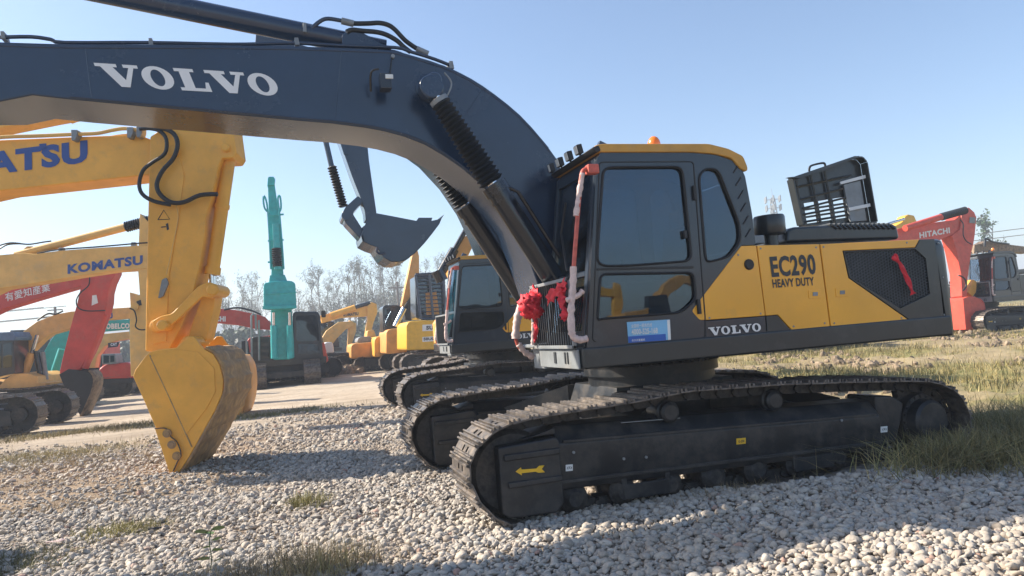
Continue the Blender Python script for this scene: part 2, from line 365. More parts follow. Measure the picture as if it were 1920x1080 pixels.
def crawler(parent, frame, x0, x1, y0, w, H=.9, step=.2):
    fr = frame; chain(parent, stadium(x0, x1, 0, H/2), y0, w, False, step, fr)
    b = MB(); g = lambda x, y, z: fr(Vector((x, y, z)))
    yf = y0+w*.2; A = [g(x, yf, z) for x, z in ((x0+.55, .22), (x1-.6, .22), (x1-.62, .55), (x1-.9, .62), (x0+.8, .62), (x0+.55, .58))]
    b.prism(A, [p+(g(0, w*.6, 0)-g(0, 0, 0)) for p in A]); b.build('track_frame', M_FRAME, parent, .02)
    for nm, cx, r in (('idler', x0+H/2, H/2-.1), ('sprocket', x1-H/2, H/2-.08)):
        k = MB(); k.cyl(g(cx, y0+w*.35, H/2), g(cx, y0+w*.65, H/2), r); k.cyl(g(cx, y0+w*.18, H/2), g(cx, y0+w*.5, H/2), r*.45); k.build(nm, M_LINK, parent)
    nrl = 6
    for i in range(nrl):
        cx = x0+.9+(x1-x0-1.8)*i/(nrl-1); MB().cyl(g(cx, y0+w*.25, .18), g(cx, y0+w*.75, .18), .1, n=12).build('track_roller', M_LINK, parent)
# ================================================================ main excavator
YS = 5.54; SP = PL(YS); TP = PL(5.36)
G_EX = 'dark excavators of the same build'
TRACK_LOOP = [(1.56, .79), (1.75, .83), (2.02, .845), (2.64, .865), (3.0, .89), (3.23, .905), (3.7, .885), (4.12, .87), (4.84, .82), (5.4, .775), (5.75, .74), (5.95, .68), (6.12, .57), (6.21, .42), (6.23, .29), (6.18, .14), (6.05, .02), (5.85, -.05), (5.5, -.06), (4.5, -.05), (3.5, -.05), (2.5, -.05), (1.9, -.055), (1.70, -.04), (1.50, .03), (1.36, .15), (1.28, .29), (1.25, .45), (1.29, .59), (1.40, .71)]
def undercarriage(root, d=Vector((0, 0, 0)), separate=True, light=False):
    fr = lambda v: Vector(v)+d
    for side, y0 in ((0, 5.36), (1, 7.96)):
        chain(root, TRACK_LOOP, y0, .60, separate, .165 if separate else .19, fr)
        yc = y0+.30; V3 = lambda x, y, z: fr(Vector((x, y, z)))
        ya, yb = (y0+.09, y0+.50) if side == 0 else (y0+.10, y0+.51)
        # long box frame: a sloped top plate and a vertical outer face
        b = MB(); sec = [(ya, .28), (ya, .57), (ya+.12, .70), (yb-.12, .72), (yb, .57), (yb, .20), (ya+.03, .20)]
        def ring(x, dz, dt): return [V3(x, y, z+(dz if z < .5 else dt)) for y, z in sec]
        b.prism(ring(2.02, 0, .0), ring(5.22, -.07, -.13)); fo = b.build('track_frame', M_FRAME, root, .015)
        b = MB()
        b.box(V3(3.6, ya-.004, .265-.03), (3.2, .02, .03), Matrix.Rotation(R(1.3), 3, 'Y')); b.build('frame_flange', M_FRAME, fo, .004)
        b = MB(); b.box(V3(3.62, ya+.008, .52), (3.10, .03, .022), Matrix.Rotation(R(2.35), 3, 'Y')); b.build('frame_ledge', M_FRAME, fo, .004)
        b = MB(); b.box(V3(2.9, ya+.07, .652), (.55, .012, .006), Matrix.Rotation(R(2.35), 3, 'Y')); b.build('paint_scrape', M_GREY, fo, 0)
        # idler guard box with two raised slots
        b = MB(); b.prism([V3(x, ya-.045, z) for x, z in ((1.52, .61), (2.0, .635), (2.03, .6), (2.03, .12), (1.97, .05), (1.58, .06), (1.52, .10))], [V3(x, yb+.03, z) for x, z in ((1.52, .61), (2.0, .635), (2.03, .6), (2.03, .12), (1.97, .05), (1.58, .06), (1.52, .10))])
        gb = b.build('idler_guard', M_FRAME, root, .02)
        b = MB(); b.box(V3(1.79, ya-.052, .525), (.46, .03, .05)); b.box(V3(1.80, ya-.052, .315), (.44, .03, .045)); b.build('guard_rib', M_FRAME, gb, .01)
        b = MB(); b.prism([V3(x, ya+.02, z) for x, z in ((1.72, .638), (2.02, .648), (2.02, .70), (1.86, .66))], [V3(x, yb-.03, z) for x, z in ((1.72, .638), (2.02, .648), (2.02, .70), (1.86, .66))]); b.build('idler_yoke', M_FRAME, root, .008)
        MB().lathe(V3(1.66, y0+.16, .385), (0, 1, 0), [(0, .05), (.0, .30), (.03, .335), (.09, .335), (.10, .30), (.18, .30), (.19, .335), (.25, .335), (.28, .30), (.28, .05)], 28).build('idler', M_LINK, root, 0, 30)
        # sprocket with teeth and a bolted hub
        k = MB(); n = 21
        A = []
        for i in range(n*4):
            a = 2*math.pi*i/(n*4); r = (.345, .345, .295, .295)[i % 4]; A.append((5.80+r*math.cos(a), .33+r*math.sin(a)))
        k.prism([V3(x, y0+.26, z) for x, z in A], [V3(x, y0+.33, z) for x, z in A]); spk = k.build('sprocket', M_LINK, root, .004)
        hub = MB(); hub.lathe(V3(5.80, y0+.05, .33), (0, 1, 0), [(0, .02), (0, .17), (.025, .195), (.12, .205), (.125, .245), (.21, .25), (.21, .05)], 30).build('final_drive', M_FRAME, root, 0, 30)
        hb = MB()
        for i in range(20): a = 2*math.pi*i/20; hb.cyl(V3(5.8+.225*math.cos(a), y0+.155, .33+.225*math.sin(a)), V3(5.8+.225*math.cos(a), y0+.18, .33+.225*math.sin(a)), .014, n=6)
        hb.lathe(V3(5.8, y0+.172, .33), (0, 1, 0), [(0, .205), (0, .243), (.006, .243), (.006, .205)], 30)
        hb.build('hub_bolts', M_FRAME, spk, 0)
        cap = MB(); cap.prism([V3(x, y0+.13, z) for x, z in ((5.22, .62), (5.42, .60), (5.55, .52), (5.5, .36), (5.4, .16), (5.22, .14))], [V3(x, yb, z) for x, z in ((5.22, .62), (5.42, .60), (5.55, .52), (5.5, .36), (5.4, .16), (5.22, .14))]); cap.build('drive_housing', M_FRAME, root, .02)
        for cx, cz in ((3.08, .70), (4.13, .69)):
            MB().lathe(V3(cx, y0+.13, cz), (0, 1, 0), [(0, .03), (0, .062), (.015, .085), (.05, .09), (.06, .105), (.10, .105), (.11, .075), (.30, .075), (.30, .02)], 20).build('carrier_roller', M_FRAME, root, 0, 30)
        for i in range(8):
            cx = 2.15+i*.43; MB().lathe(V3(cx, y0+.10, .115), (0, 1, 0), [(0, .02), (0, .06), (.03, .085), (.05, .12), (.10, .12), (.11, .09), (.29, .09), (.30, .12), (.35, .12), (.38, .06), (.38, .02)], 18).build('track_roller', M_LINK, root, 0, 30)
        for gx in (2.78, 4.45):
            b = MB(); b.box(V3(gx, y0+.11, .11), (.42, .03, .12)); b.box(V3(gx-.2, y0+.14, .15), (.05, .08, .14)); b.box(V3(gx+.2, y0+.14, .15), (.05, .08, .14)); b.build('roller_guard', M_FRAME, root, .008)
        if side == 0 and separate:
            fp = PL(ya+d.y*1.0, 0)
            gp = PL(ya-.045)
            ar = [(966, 884), (976, 876), (977, 880), (1005, 878), (1010, 873), (1020, 872), (1015, 879), (1021, 885), (1009, 886), (1003, 884), (977, 887), (978, 891)]
            MB().prism(gp.pts(ar, -.012), [p+Vector((0, .006, 0)) for p in gp.pts(ar, -.012)]).build('arrow_decal', M_DECY, gb, 0)
            def dec(nm, x, y, ww, hh, m, txt=None, tm=None, sk=-.10):
                q = [(x-ww/2, y-hh/2-sk*ww/2), (x+ww/2, y-hh/2+sk*ww/2), (x+ww/2, y+hh/2+sk*ww/2), (x-ww/2, y+hh/2-sk*ww/2)]
                o = slab(nm, q, fp, .006, m, fo, 0, -.006)
                if txt: letters('decal_text', txt, fp, (x-ww*.33, y+hh*.22-sk*ww*.33), (x+ww*.33, y+hh*.22+sk*ww*.33), (x-ww*.33, y-hh*.22-sk*ww*.33), tm, o, -.006, proud=.003)
            dec('service_decal', 1067, 877, 13, 12, M_WHITE, '(S)', M_DKL); dec('service_decal', 1657, 805, 12, 11, M_WHITE, '(S)', M_DKL); dec('grease_decal', 1389, 827, 17, 11, M_DECY, 'G-200', M_DKL)
            bl = MB()
            for px, py in ((1169, 860), (1211, 857), (1075, 848), (1577, 788)): 
                q = fp.at(px, py); bl.cyl(q-Vector((0, .012, 0)), q+Vector((0, .01, 0)), .012, n=8)
            bl.build('frame_bolts', M_GREY, fo, 0)
    b = MB(); V3 = lambda x, y, z: fr(Vector((x, y, z)))
    b.prism([V3(2.95, 6.35, .5), V3(4.45, 6.35, .5), V3(4.45, 7.6, .5), V3(2.95, 7.6, .5)], [V3(3.05, 6.45, .86), V3(4.35, 6.45, .86), V3(4.35, 7.5, .86), V3(3.05, 7.5, .86)])
    for sy, ye in ((6.35, 5.80), (7.6, 8.14)):
        for xa, xb in ((2.35, 3.25), (4.2, 5.1)):
            q = [(xa if xa < 3 else xb-.5, ye, .60), (xa+.5 if xa < 3 else xb, ye, .60), (3.55 if xa < 3 else 4.45, sy, .84), (3.0 if xa < 3 else 4.0, sy, .84)]
            b.prism([V3(*p) for p in q], [V3(x, y, z-.28) for x, y, z in q])
    b.build('centre_frame', M_FRAME, root, .01)
    s = MB(); s.lathe(V3(3.7, 6.96, .85), (0, 0, 1), [(0, .3), (0, .66), (.10, .66), (.10, .70), (.19, .70), (.19, .64), (.30, .64), (.30, .2)], 48)
    sr = s.build('slew_ring', M_FRAME, root, 0, 30)
    bl = MB()
    for i in range(40): a = 2*math.pi*i/40; bl.cyl(V3(3.7+.68*math.cos(a), 6.96+.68*math.sin(a), 1.04), V3(3.7+.68*math.cos(a), 6.96+.68*math.sin(a), 1.07), .018, n=6)
    bl.lathe(V3(3.7, 6.96, 1.042), (0, 0, 1), [(0, .65), (0, .712), (.006, .712), (.006, .65)], 48)
    bl.build('ring_bolts', M_FRAME, sr, 0)

def px_ribbon(name, P, pl, wdt, m, parent, off=0, amp=.012):
    C = smoothpts(pl.pts(P, off), 5); b = MB(); vs = []; k = len(C)
    for i, c in enumerate(C):
        d = (C[min(i+1, k-1)]-C[max(i-1, 0)]).normalized(); s = d.cross(pl.n).normalized()*wdt*(.8+.3*math.sin(i*1.3))
        for j in range(5):
            t = j/4*2-1; vs.append(c+s*t+pl.n*(amp*math.sin(j*2.4+i*.9)))
    fs = [(i*5+j, i*5+j+1, i*5+j+6, i*5+j+5) for i in range(k-1) for j in range(4)]
    o = b.add(vs, fs).build(name, m, parent, 0, 80, recalc=False)
    sd = o.modifiers.new('thick', 'SOLIDIFY'); sd.thickness = .004; return o
def rosette(name, c, r, m, parent, n=34):
    b = MB(); q = random.Random(3)
    for i in range(n):
        th = q.uniform(0, 6.28); ph = q.uniform(-.6, 1.4); d = Vector((-math.cos(ph)*.8, -abs(math.sin(th))*.9-.2, 0)).normalized()
        d = Vector((q.uniform(-1, .3), q.uniform(-1, .3), q.uniform(-1, 1))).normalized()
        up = Vector((q.uniform(-1, 1), q.uniform(-1, 1), q.uniform(-1, 1))).normalized(); a = d.cross(up).normalized(); bb = a.cross(d)
        cc = c+d*r*q.uniform(.35, .9); s = r*q.uniform(.28, .5); vs = [cc]; 
        for k in range(9):
            t = k*2*math.pi/9; vs.append(cc+a*math.cos(t)*s+bb*math.sin(t)*s*.8+d*s*(.35 if k % 2 else -.15))
        b.add(vs, [(0, k+1, (k+1) % 9+1) for k in range(9)])
    o = b.build(name, m, parent, 0, 80, recalc=False); sd = o.modifiers.new('thick', 'SOLIDIFY'); sd.thickness = .003; return o
def foam(name, P, pl, r, m, parent, off=0):
    C = smoothpts(pl.pts(P, off), 6); q = random.Random(len(P)); rs = [r*(1+.10*math.sin(i*2.1)+q.uniform(-.12, .16)) for i, _ in enumerate(C)]
    return MB().tube(C, rs, 9).build(name, m, parent, 0, 70)

def superstructure(root, detail=True):
    # platform beam
    b = MB(); A = SP.pts([(1100, 656), (1375, 633), (1772, 601), (1806, 628), (1791, 632), (1380, 667), (1095, 693)])
    A = [Vector((2.34, YS-.015, 1.305)), Vector((6.30, YS-.015, 1.30)), Vector((6.30, YS-.015, 1.105)), Vector((2.34, YS-.015, 1.125))]
    pz = [(2.34, YS-.015), (6.30, YS-.015), (6.30, 8.395), (3.15, 8.395), (3.15, 7.55), (2.95, 7.35), (2.95, 6.62), (2.34, 6.62)]; b.prism([Vector((x, y, 1.125-(x-2.34)*.005)) for x, y in pz], [Vector((x, y, 1.305)) for x, y in pz]); plat = b.build('platform', M_CHAR, root, .022)
    b = MB(); b.box((2.325, 6.05, 1.21), (.02, .94, .165)); fp = b.build('front_panel', M_GREY, plat, .008)
    for yy, ww in ((5.80, .022), (5.86, .022), (6.1, .05)): MB().box((2.312, yy, 1.22), (.012, ww, .10)).build('panel_slot', M_DKL, fp, .003)
    # engine house core
    b = MB(); b.prism([Vector((4.12, YS+.035, 1.30)), Vector((6.28, YS+.035, 1.30)), Vector((6.28, YS+.035, 2.045)), Vector((4.12, YS+.035, 2.085))], [Vector((4.12, 8.36, 1.30)), Vector((6.28, 8.36, 1.30)), Vector((6.28, 8.36, 2.045)), Vector((4.12, 8.36, 2.085))])
    b.build('engine_house', M_CHAR, root, .02)
    b = MB(); b.box((3.62, 7.97, 1.58), (.95, .80, .55)); b.box((3.75, 7.97, 1.9), (.7, .78, .12)); b.build('tool_box', M_CHAR, root, .03)
    # side panels
    P = lambda n, px, m, t=.034, par=root, off=0, bv=.006, **k: slab(n, px, SP, t, m, par, bv, off, **k)
    P('cab_corner_panel', [(1390, 461), (1418, 460), (1435, 592), (1323, 600), (1311, 600), (1297, 583)], M_YEL)
    P('lower_panel', [(1323, 602), (1435, 593), (1437.5, 624), (1324, 634)], M_CAB)
    d1 = P('side_door', [(1420, 460), (1536, 457.5), (1556.5, 613.5), (1486, 620), (1459, 590), (1436.5, 592)], M_YEL)
    P('lower_corner', [(1437, 593), (1458, 591), (1485, 621), (1439, 624.5)], M_CHAR, .03)
    d2 = P('side_door', [(1538.5, 457.5), (1724, 449), (1716, 464), (1580, 470), (1591, 521), (1707, 602), (1558.5, 613)], M_YEL)
    b = MB(); outer = SP.pts([(1717, 464.5), (1725, 449), (1752, 448), (1775, 600), (1708.5, 601.5), (1593, 521), (1582, 471)])
    hole = SP.pts([(1716.5, 467), (1736, 485), (1744, 551), (1688, 578), (1596, 520.5), (1584, 473)])
    sur = b.holed(outer, [hole[::-1]], Vector((0, .034, 0))).build('grille_surround', M_CHAR, root, .004)
    # perforated grille: hexagonal cells
    hx = [(p.x, p.z) for p in hole]
    def inside(x, z):
        c = False; n = len(hx)
        for i in range(n):
            (x1, z1), (x2, z2) = hx[i], hx[(i+1) % n]
            if (z1 > z) != (z2 > z) and x < (x2-x1)*(z-z1)/(z2-z1)+x1: c = not c
        return c
    b = MB(); s = .0185; x0 = min(p[0] for p in hx); z0 = min(p[1] for p in hx)
    for i in range(60):
        for j in range(34):
            cx = x0+i*s*1.8; cz = z0+j*s*1.56+(s*.78 if i % 2 else 0)
            if not inside(cx, cz): continue
            vs = []
            for rr in (s*1.07, s*.72):
                for k in range(6): a = k*math.pi/3; vs.append(Vector((cx+rr*math.cos(a), YS+.012, cz+rr*.9*math.sin(a))))
            b.add(vs, [(k, (k+1) % 6, (k+1) % 6+6, k+6) for k in range(6)])
    gr = b.build('grille', M_DKL if False else M_GREY2, sur, 0, recalc=False); sd = gr.modifiers.new('thick', 'SOLIDIFY'); sd.thickness = .004
    b = MB(); b.box((5.75, YS+.033, 1.66), (1.1, .004, .6)); 
    for hp, dd in (((1527, 551), d1), ((1578, 548), d2)):
        x, y = hp; l = P('latch', roundrect([(x-12, y-7), (x+11, y-8), (x+12, y+8), (x-11, y+9)], 2), M_YEL, .008, dd, -.006, .002)
        P('latch_lever', [(x-4, y-3), (x+5, y-3.4), (x+5, y+3.4), (x-4, y+4)], M_GREY, .006, l, -.011, .001)
    rv = MB()
    for q in ((1426, 466), (1530, 464), (1546, 606), (1488, 612), (1544, 463), (1700, 455), (1564, 606), (1690, 596), (1760, 456), (1768, 520), (1770, 590), (1384, 478), (1330, 596), (1426, 588)):
        c = SP.at(*q); rv.cyl(c-Vector((0, .004, 0)), c+Vector((0, .01, 0)), .009, n=8)
    rv.build('panel_bolts', M_GREY, root, 0)
    c = SP.at(1404, 496); MB().lathe(c+Vector((0, -.02, 0)), (0, 1, 0), [(0, .02), (0, .040), (.008, .048), (.022, .05), (.022, .01)], 24).build('filler_cap', M_BLACK, root, 0, 30)
    # counterweight: rounded in plan, chamfered top
    plan = [(6.20, YS)]+[(6.28+.10*math.sin(t), YS+.10-.10*math.cos(t)) for t in (0, .5, 1.0)]+[(6.42, 5.72), (6.52, 5.95), (6.63, 6.3), (6.70, 6.65), (6.72, 6.96)]
    plan += [(x, 2*6.96-y) for x, y in reversed(plan[:-1])]
    b = MB(); zz = [(1.10, -.05), (1.14, -.01), (1.22, 0), (1.55, 0), (1.82, -.015), (1.98, -.05), (2.05, -.10), (2.07, -.2)]; vs = []; n = len(plan)
    for z, ins in zz:
        for x, y in plan:
            f = 1+ins/1.6; vs.append(Vector((6.16+(x-6.16)*(1+ins*.9) if True else x, 6.96+(y-6.96)*(1 if ins > -.06 else 1+(ins+.05)*.25), z)))
    fs = [(i*n+k, i*n+(k+1) % n, (i+1)*n+(k+1) % n, (i+1)*n+k) for i in range(len(zz)-1) for k in range(n)]+[tuple(range(n-1, -1, -1)), tuple(range((len(zz)-1)*n, len(zz)*n))]
    b.add(vs, fs).build('counterweight', M_CHAR, root, .008, 40)
    # hood with ribs
    HP = PL(5.95); A = [(1475, 455), (1477, 434), (1482, 428), (1492, 425), (1555, 422), (1674, 419), (1683, 423), (1688, 448)]
    hood = slab('engine_hood', A, HP, 1.5, M_CHAR, root, .03)
    b = MB()
    for i in range(13):
        px = 1560+i*9; p = HP.at(px, 421.8); q = HP.at(px+8, 429); b.tube([p+Vector((0, .01, .008)), p+Vector((0, 1.4, .008))], .018, 6); b.tube([p+Vector((0, .0, .0)), q+Vector((0, -.012, 0))], .013, 6)
    b.build('hood_ribs', M_CHAR, hood, 0)
    c = PL(6.0).at(1444, 437); MB().lathe(c, (0, 0, 1), [(-.18, .07), (-.03, .07), (-.02, .14), (0, .15), (.15, .15), (.17, .14), (.175, .02)], 32).build('air_precleaner', M_CHAR, root, 0, 35)
    b = MB(); b.box(PL(5.8).at(1408, 452), (.16, .2, .08)); b.box(PL(6.3).at(1460, 447), (.2, .3, .1)); b.build('air_duct', M_GREY, root, .01)
    # open service lid
    LP = PL(7.55); outer = LP.pts([(1478, 338), (1592, 299), (1606, 300), (1613, 308), (1632, 418), (1497, 423)])
    holes = []
    b = MB(); hs = []
    for i in range(3):
        for j in range(3):
            u0_, v0_ = 1507+i*27+j*2.2, 381+j*14-i*4.2
            hs.append(LP.pts([(u0_, v0_), (u0_+21, v0_-3.4), (u0_+23, v0_+7), (u0_+2, v0_+10)])[::-1])
    b.holed(outer, hs, Vector((0, .03, 0))); lid = b.build('open_service_lid', M_CHAR, root, .004)
    rim = MB(); rp = LP.pts([(1478, 338), (1592, 299), (1606, 300), (1613, 308), (1632, 418), (1497, 423)])
    for i in range(len(rp)):
        p, q = rp[i], rp[(i+1) % len(rp)]; dd = (q-p).normalized(); inn = dd.cross(Vector((0, 1, 0))).normalized()*.02
        rim.prism([p, q, q+inn, p+inn], [p+Vector((0, -.11, 0)), q+Vector((0, -.11, 0)), q+inn+Vector((0, -.11, 0)), p+inn+Vector((0, -.11, 0))])
    rim.build('lid_rim', M_CHAR, lid, .003)
    rb = MB()
    for a_, c_ in (((1488, 352), (1592, 330)), ((1494, 376), (1585, 352)), ((1500, 392), (1588, 370)), ((1498, 404), (1594, 386)), ((1504, 417), (1597, 402)), ((1517, 330), (1536, 420)), ((1543, 322), (1562, 420)), ((1490, 340), (1503, 420))):
        p, q = LP.at(*a_), LP.at(*c_); rb.tube([p-Vector((0, .03, 0)), q-Vector((0, .03, 0))], .016, 6)
    rb.build('lid_braces', M_CHAR, lid, 0)
    slab('lid_stiffener', [(1577, 348), (1608, 340), (1620, 415), (1590, 417)], LP, .03, M_GREY, lid, .004, -.05)
    for q in ([(1568, 343), (1615, 330), (1616, 336), (1569, 348)], [(1585, 391), (1624, 383), (1625, 389), (1586, 397)]): slab('lid_strip', q, LP, .015, M_WHITE, lid, .002, -.07)
    slab('lid_lip', [(1461, 338), (1480, 336), (1592, 298), (1592, 301), (1482, 340)], LP, .06, M_CHAR, lid, .002, -.17)
    MB().tube(smoothpts(LP.pts([(1511, 323), (1512, 316), (1517, 312), (1534, 308), (1540, 309), (1541, 314)], -.06), 3), .014, 6).build('lid_handle', M_BLACK, lid, 0)
    # ---------------- cab
    cab = MB(); cy0, cy1 = YS, 6.50
    outer_px = roundrect([(1100, 654), (1119, 300), (1125, 286), (1296, 286), (1345, 291), (1385, 306), (1397, 330), (1410, 400), (1417, 459), (1390, 460), (1297, 583), (1312, 600), (1323, 601), (1323, 636)], 4, 2)
    WU = roundrect([(1119, 488), (1131, 314), (1279, 313), (1297, 489), (1180, 498), (1130, 499)], 16, 4)
    WL = roundrect([(1120, 600), (1126, 514), (1300, 511), (1305, 560), (1277, 586), (1127, 598)], 12, 4)
    WR = roundrect([(1310, 330), (1322, 316), (1346, 318), (1366, 368), (1386, 420), (1388, 452), (1366, 482), (1326, 492), (1322, 480)], 12, 4)
    O = SP.pts(outer_px); H = [SP.pts(x)[::-1] for x in (WU, WL, WR)]
    body = MB().holed(O, H, Vector((0, .05, 0))).build('cab_body', M_CAB, root, .01)
    far = [p+Vector((0, .90, 0)) for p in O]; Hf = [[p+Vector((0, .90, 0)) for p in h] for h in H]
    MB().holed(far, Hf, Vector((0, .05, 0))).build('cab_far_wall', M_CAB, body, .006)
    for nm, wpx, m in (('door_window', WU, M_GLASS), ('lower_door_window', WL, M_GLASS), ('rear_side_window', WR, M_GLASS)):
        c = sum(SP.pts(wpx), Vector())/len(wpx); big = [c+(p-c)*1.012 for p in SP.pts(wpx)]
        MB().prism([p+Vector((0, .018, 0)) for p in big], [p+Vector((0, .024, 0)) for p in big]).build(nm, m, body, 0, 0)
        MB().prism([p+Vector((0, .925, 0)) for p in big], [p+Vector((0, .930, 0)) for p in big]).build('far_window', m, body, 0, 0)
        # rubber seal
        ring = SP.pts(wpx); ring = ring+ring[:1]; MB().tube([p-Vector((0, .004, 0)) for p in ring], .011, 6, False).build('window_seal', M_BLACK, body, 0, 60)
    # door edge line and handle
    dl = SP.pts(roundrect([(1111, 640), (1124, 304), (1300, 303), (1322, 596), (1322, 634)], 7, 3)); MB().tube([p-Vector((0, .001, 0)) for p in dl], .006, 5, False).build('door_gap', M_BLACK, body, 0)
    P('door_handle', roundrect([(1280, 432), (1286, 432), (1288, 447), (1282, 448)], 2), M_BLACK, .02, body, -.02)
    for q in ((1301, 362), (1309, 575)): MB().box(SP.at(*q)-Vector((0, .012, 0)), (.03, .03, .13)).build('door_hinge', M_BLACK, body, .004)
    P('door_sill_strip', [(1119, 503), (1300, 499), (1300, 503), (1119, 507)], M_BLACK, .01, body, -.008, .002)
    # floor, roof, rear wall, front frame
    b = MB(); b.box((3.25, 6.02, 1.325), (1.75, .90, .04)); b.build('cab_floor', M_CAB, body, .005)
    roofp = [(1124, 287), (1296, 286), (1345, 291), (1386, 306), (1396, 326), (1390, 330), (1380, 312), (1343, 297), (1296, 293), (1124, 294)]
    MB().prism(SP.pts(roofp, .05), [p+Vector((0, .85, 0)) for p in SP.pts(roofp, .05)]).build('cab_roof', M_CAB, body, .004)
    rw = [SP.at(1397, 330), SP.at(1417, 459), SP.at(1411, 460), SP.at(1391, 332)]
    MB().prism([p+Vector((0, .05, 0)) for p in rw], [p+Vector((0, .90, 0)) for p in rw]).build('cab_rear_wall', M_CAB, body, .004)
    v = MB()
    for i in range(6):
        px, py = 1380+i*4.6, 312+i*24; p = SP.at(px-5, py+12); q = SP.at(px+4, py-3); v.tube([p-Vector((0, .002, 0)), q-Vector((0, .002, 0))], .007, 5)
    v.build('rear_vent_slots', M_BLACK, body, 0)
    A0, A1 = SP.at(1119, 300), SP.at(1104, 560); fx = lambda z: A0.x+(A1.x-A0.x)*(A0.z-z)/(A0.z-A1.z)
    zt, zb = 2.90, 1.32
    fb = MB()
    def bar(y0, y1, z0, z1, d=.05):
        q = [Vector((fx(z0), y0, z0)), Vector((fx(z1), y0, z1)), Vector((fx(z1)+d, y0, z1)), Vector((fx(z0)+d, y0, z0))]; fb.prism(q, [p+Vector((0, y1-y0, 0)) for p in q])
    bar(cy0+.051, cy0+.12, zb, zt); bar(cy1-.07, cy1+.0, zb, zt); bar(cy0+.12, cy1-.07, zt-.10, zt); bar(cy0+.12, cy1-.07, zb, zb+.12); bar(cy0+.12, cy1-.07, 1.90, 1.95)
    fb.build('windscreen_frame', M_CAB, body, .006)
    g = [Vector((fx(zb)+.02, cy0+.12, zb)), Vector((fx(zt)+.02, cy0+.12, zt)), Vector((fx(zt)+.02, cy1-.07, zt)), Vector((fx(zb)+.02, cy1-.07, zb))]
    MB().prism(g, [p+Vector((.006, 0, 0)) for p in g]).build('windscreen', M_GLASSC, body, 0, 0)
    MB().tube([Vector((fx(2.0)-.03, 6.0, 1.98)), Vector((fx(2.35)-.03, 6.2, 2.35)), Vector((fx(2.6)-.03, 6.12, 2.62))], .011, 6).build('wiper', M_BLACK, body, 0)
    # roof cap, beacon, lamps
    RP = PL(YS-.02); roof = slab('roof_cap', roundrect([(1119, 285), (1112, 278), (1118, 271), (1135, 269), (1330, 269), (1366, 278), (1394, 292), (1403, 314), (1402, 322), (1390, 317), (1372, 296), (1338, 288), (1296, 285)], 5, 2), RP, 1.0, M_ROOF, root, .02)
    slab('roof_drip_edge', roundrect([(1109, 277), (1122, 272), (1127, 283), (1118, 286)], 3, 2), RP, 1.0, M_BLACK, roof, .006, -.006)
    c = PL(6.0).at(1226, 268); MB().lathe(c+Vector((0, 0, -.04)), (0, 0, 1), [(0, .06), (.03, .062), (.06, .055), (.085, .04), (.1, .02), (.103, .003)], 24).build('beacon', M_BEACON, root, 0, 60)
    rail = MB(); rail.tube([Vector((2.64, 5.62, 2.985)), Vector((2.64, 6.70, 2.985))], .014, 8); rail.build('lamp_rail', M_BLACK, root, 0)
    for yy in (5.90, 6.13, 6.36, 6.60):
        L_ = MB(); L_.box((2.62, yy, 3.055), (.05, .085, .085), Matrix.Rotation(R(-12), 3, 'Y')); L_.cyl((2.64, yy, 2.98), (2.63, yy, 3.02), .012, n=6); wl = L_.build('work_light', M_BLACK, root, .008)
        L_ = MB(); L_.box((2.592, yy, 3.048), (.006, .07, .07), Matrix.Rotation(R(-12), 3, 'Y')); L_.build('lamp_lens', M_GLAMP, wl, .004)
    MB().box((2.78, 5.75, 3.03), (.10, .05, .10), Matrix.Rotation(R(25), 3, 'Y')).build('horn_bracket', M_BLUE, root, .01)
    # lower windscreen guard with vertical bars
    gb = MB(); gx = 2.30; ya, yb_ = 5.60, 6.58; 
    for yy, hh in ((ya, .03), (yb_, .03)): gb.box((gx, yy, 1.60), (.03, .03, .60))
    gb.box((gx, (ya+yb_)/2, 1.885), (.03, yb_-ya+.03, .03)); gb.box((gx, (ya+yb_)/2, 1.315), (.03, yb_-ya+.03, .03))
    gd = gb.build('window_guard', M_GREY, root, .004)
    gb = MB()
    for i in range(1, 18): gb.box((gx, ya+(yb_-ya)*i/18, 1.60), (.012, .010, .56))
    gb.build('guard_bars', M_BLACK, gd, 0)
    # interior: seat, console, lever
    b = MB(); b.box((3.35, 6.05, 1.62), (.5, .5, .14)); b.box((3.62, 6.05, 2.0), (.14, .48, .7), Matrix.Rotation(R(8), 3, 'Y')); b.box((3.66, 6.05, 2.42), (.10, .26, .2)); b.box((3.35, 6.05, 1.45), (.4, .4, .22)); b.build('seat', M_SEAT, body, .05)
    b = MB(); b.box((3.1, 5.80, 1.72), (.55, .14, .24)); b.box((3.1, 6.32, 1.72), (.55, .12, .24)); b.box((2.75, 6.36, 1.85), (.12, .2, .3)); b.cyl((2.95, 5.8, 1.8), (2.9, 5.8, 2.05), .018); b.cyl((2.95, 6.3, 1.8), (2.9, 6.3, 2.05), .018); b.cyl((2.7, 6.0, 1.35), (2.72, 6.0, 1.95), .015); b.build('console', M_BLACK, body, .02)
    # wrapped handrail on the near front pillar
    hp = PL(YS-.06)
    hr = MB().tube(smoothpts(hp.pts([(1115, 316), (1100, 317), (1091, 326), (1086, 370), (1078, 470), (1073, 545), (1070, 600), (1074, 632), (1086, 638), (1102, 636)]), 4), .019, 8).build('handrail', M_REDP, root, 0, 60)
    foam('foam_wrap', [(1092, 325), (1088, 350), (1084, 375), (1080, 405)], hp, .023, M_WRAP, hr)
    foam('foam_wrap', [(1075, 500), (1074, 540), (1071, 575), (1071, 610), (1074, 630), (1086, 637), (1100, 635)], hp, .029, M_WRAP, hr, -.002)
    foam('foam_wrap', [(1062, 563), (1078, 556), (1086, 552), (1092, 545)], hp, .022, M_WRAP, hr, -.004)
    b = MB(); b.box(hp.at(1110, 318), (.10, .08, .08)); b.build('rail_mount', M_REDP, hr, .01)
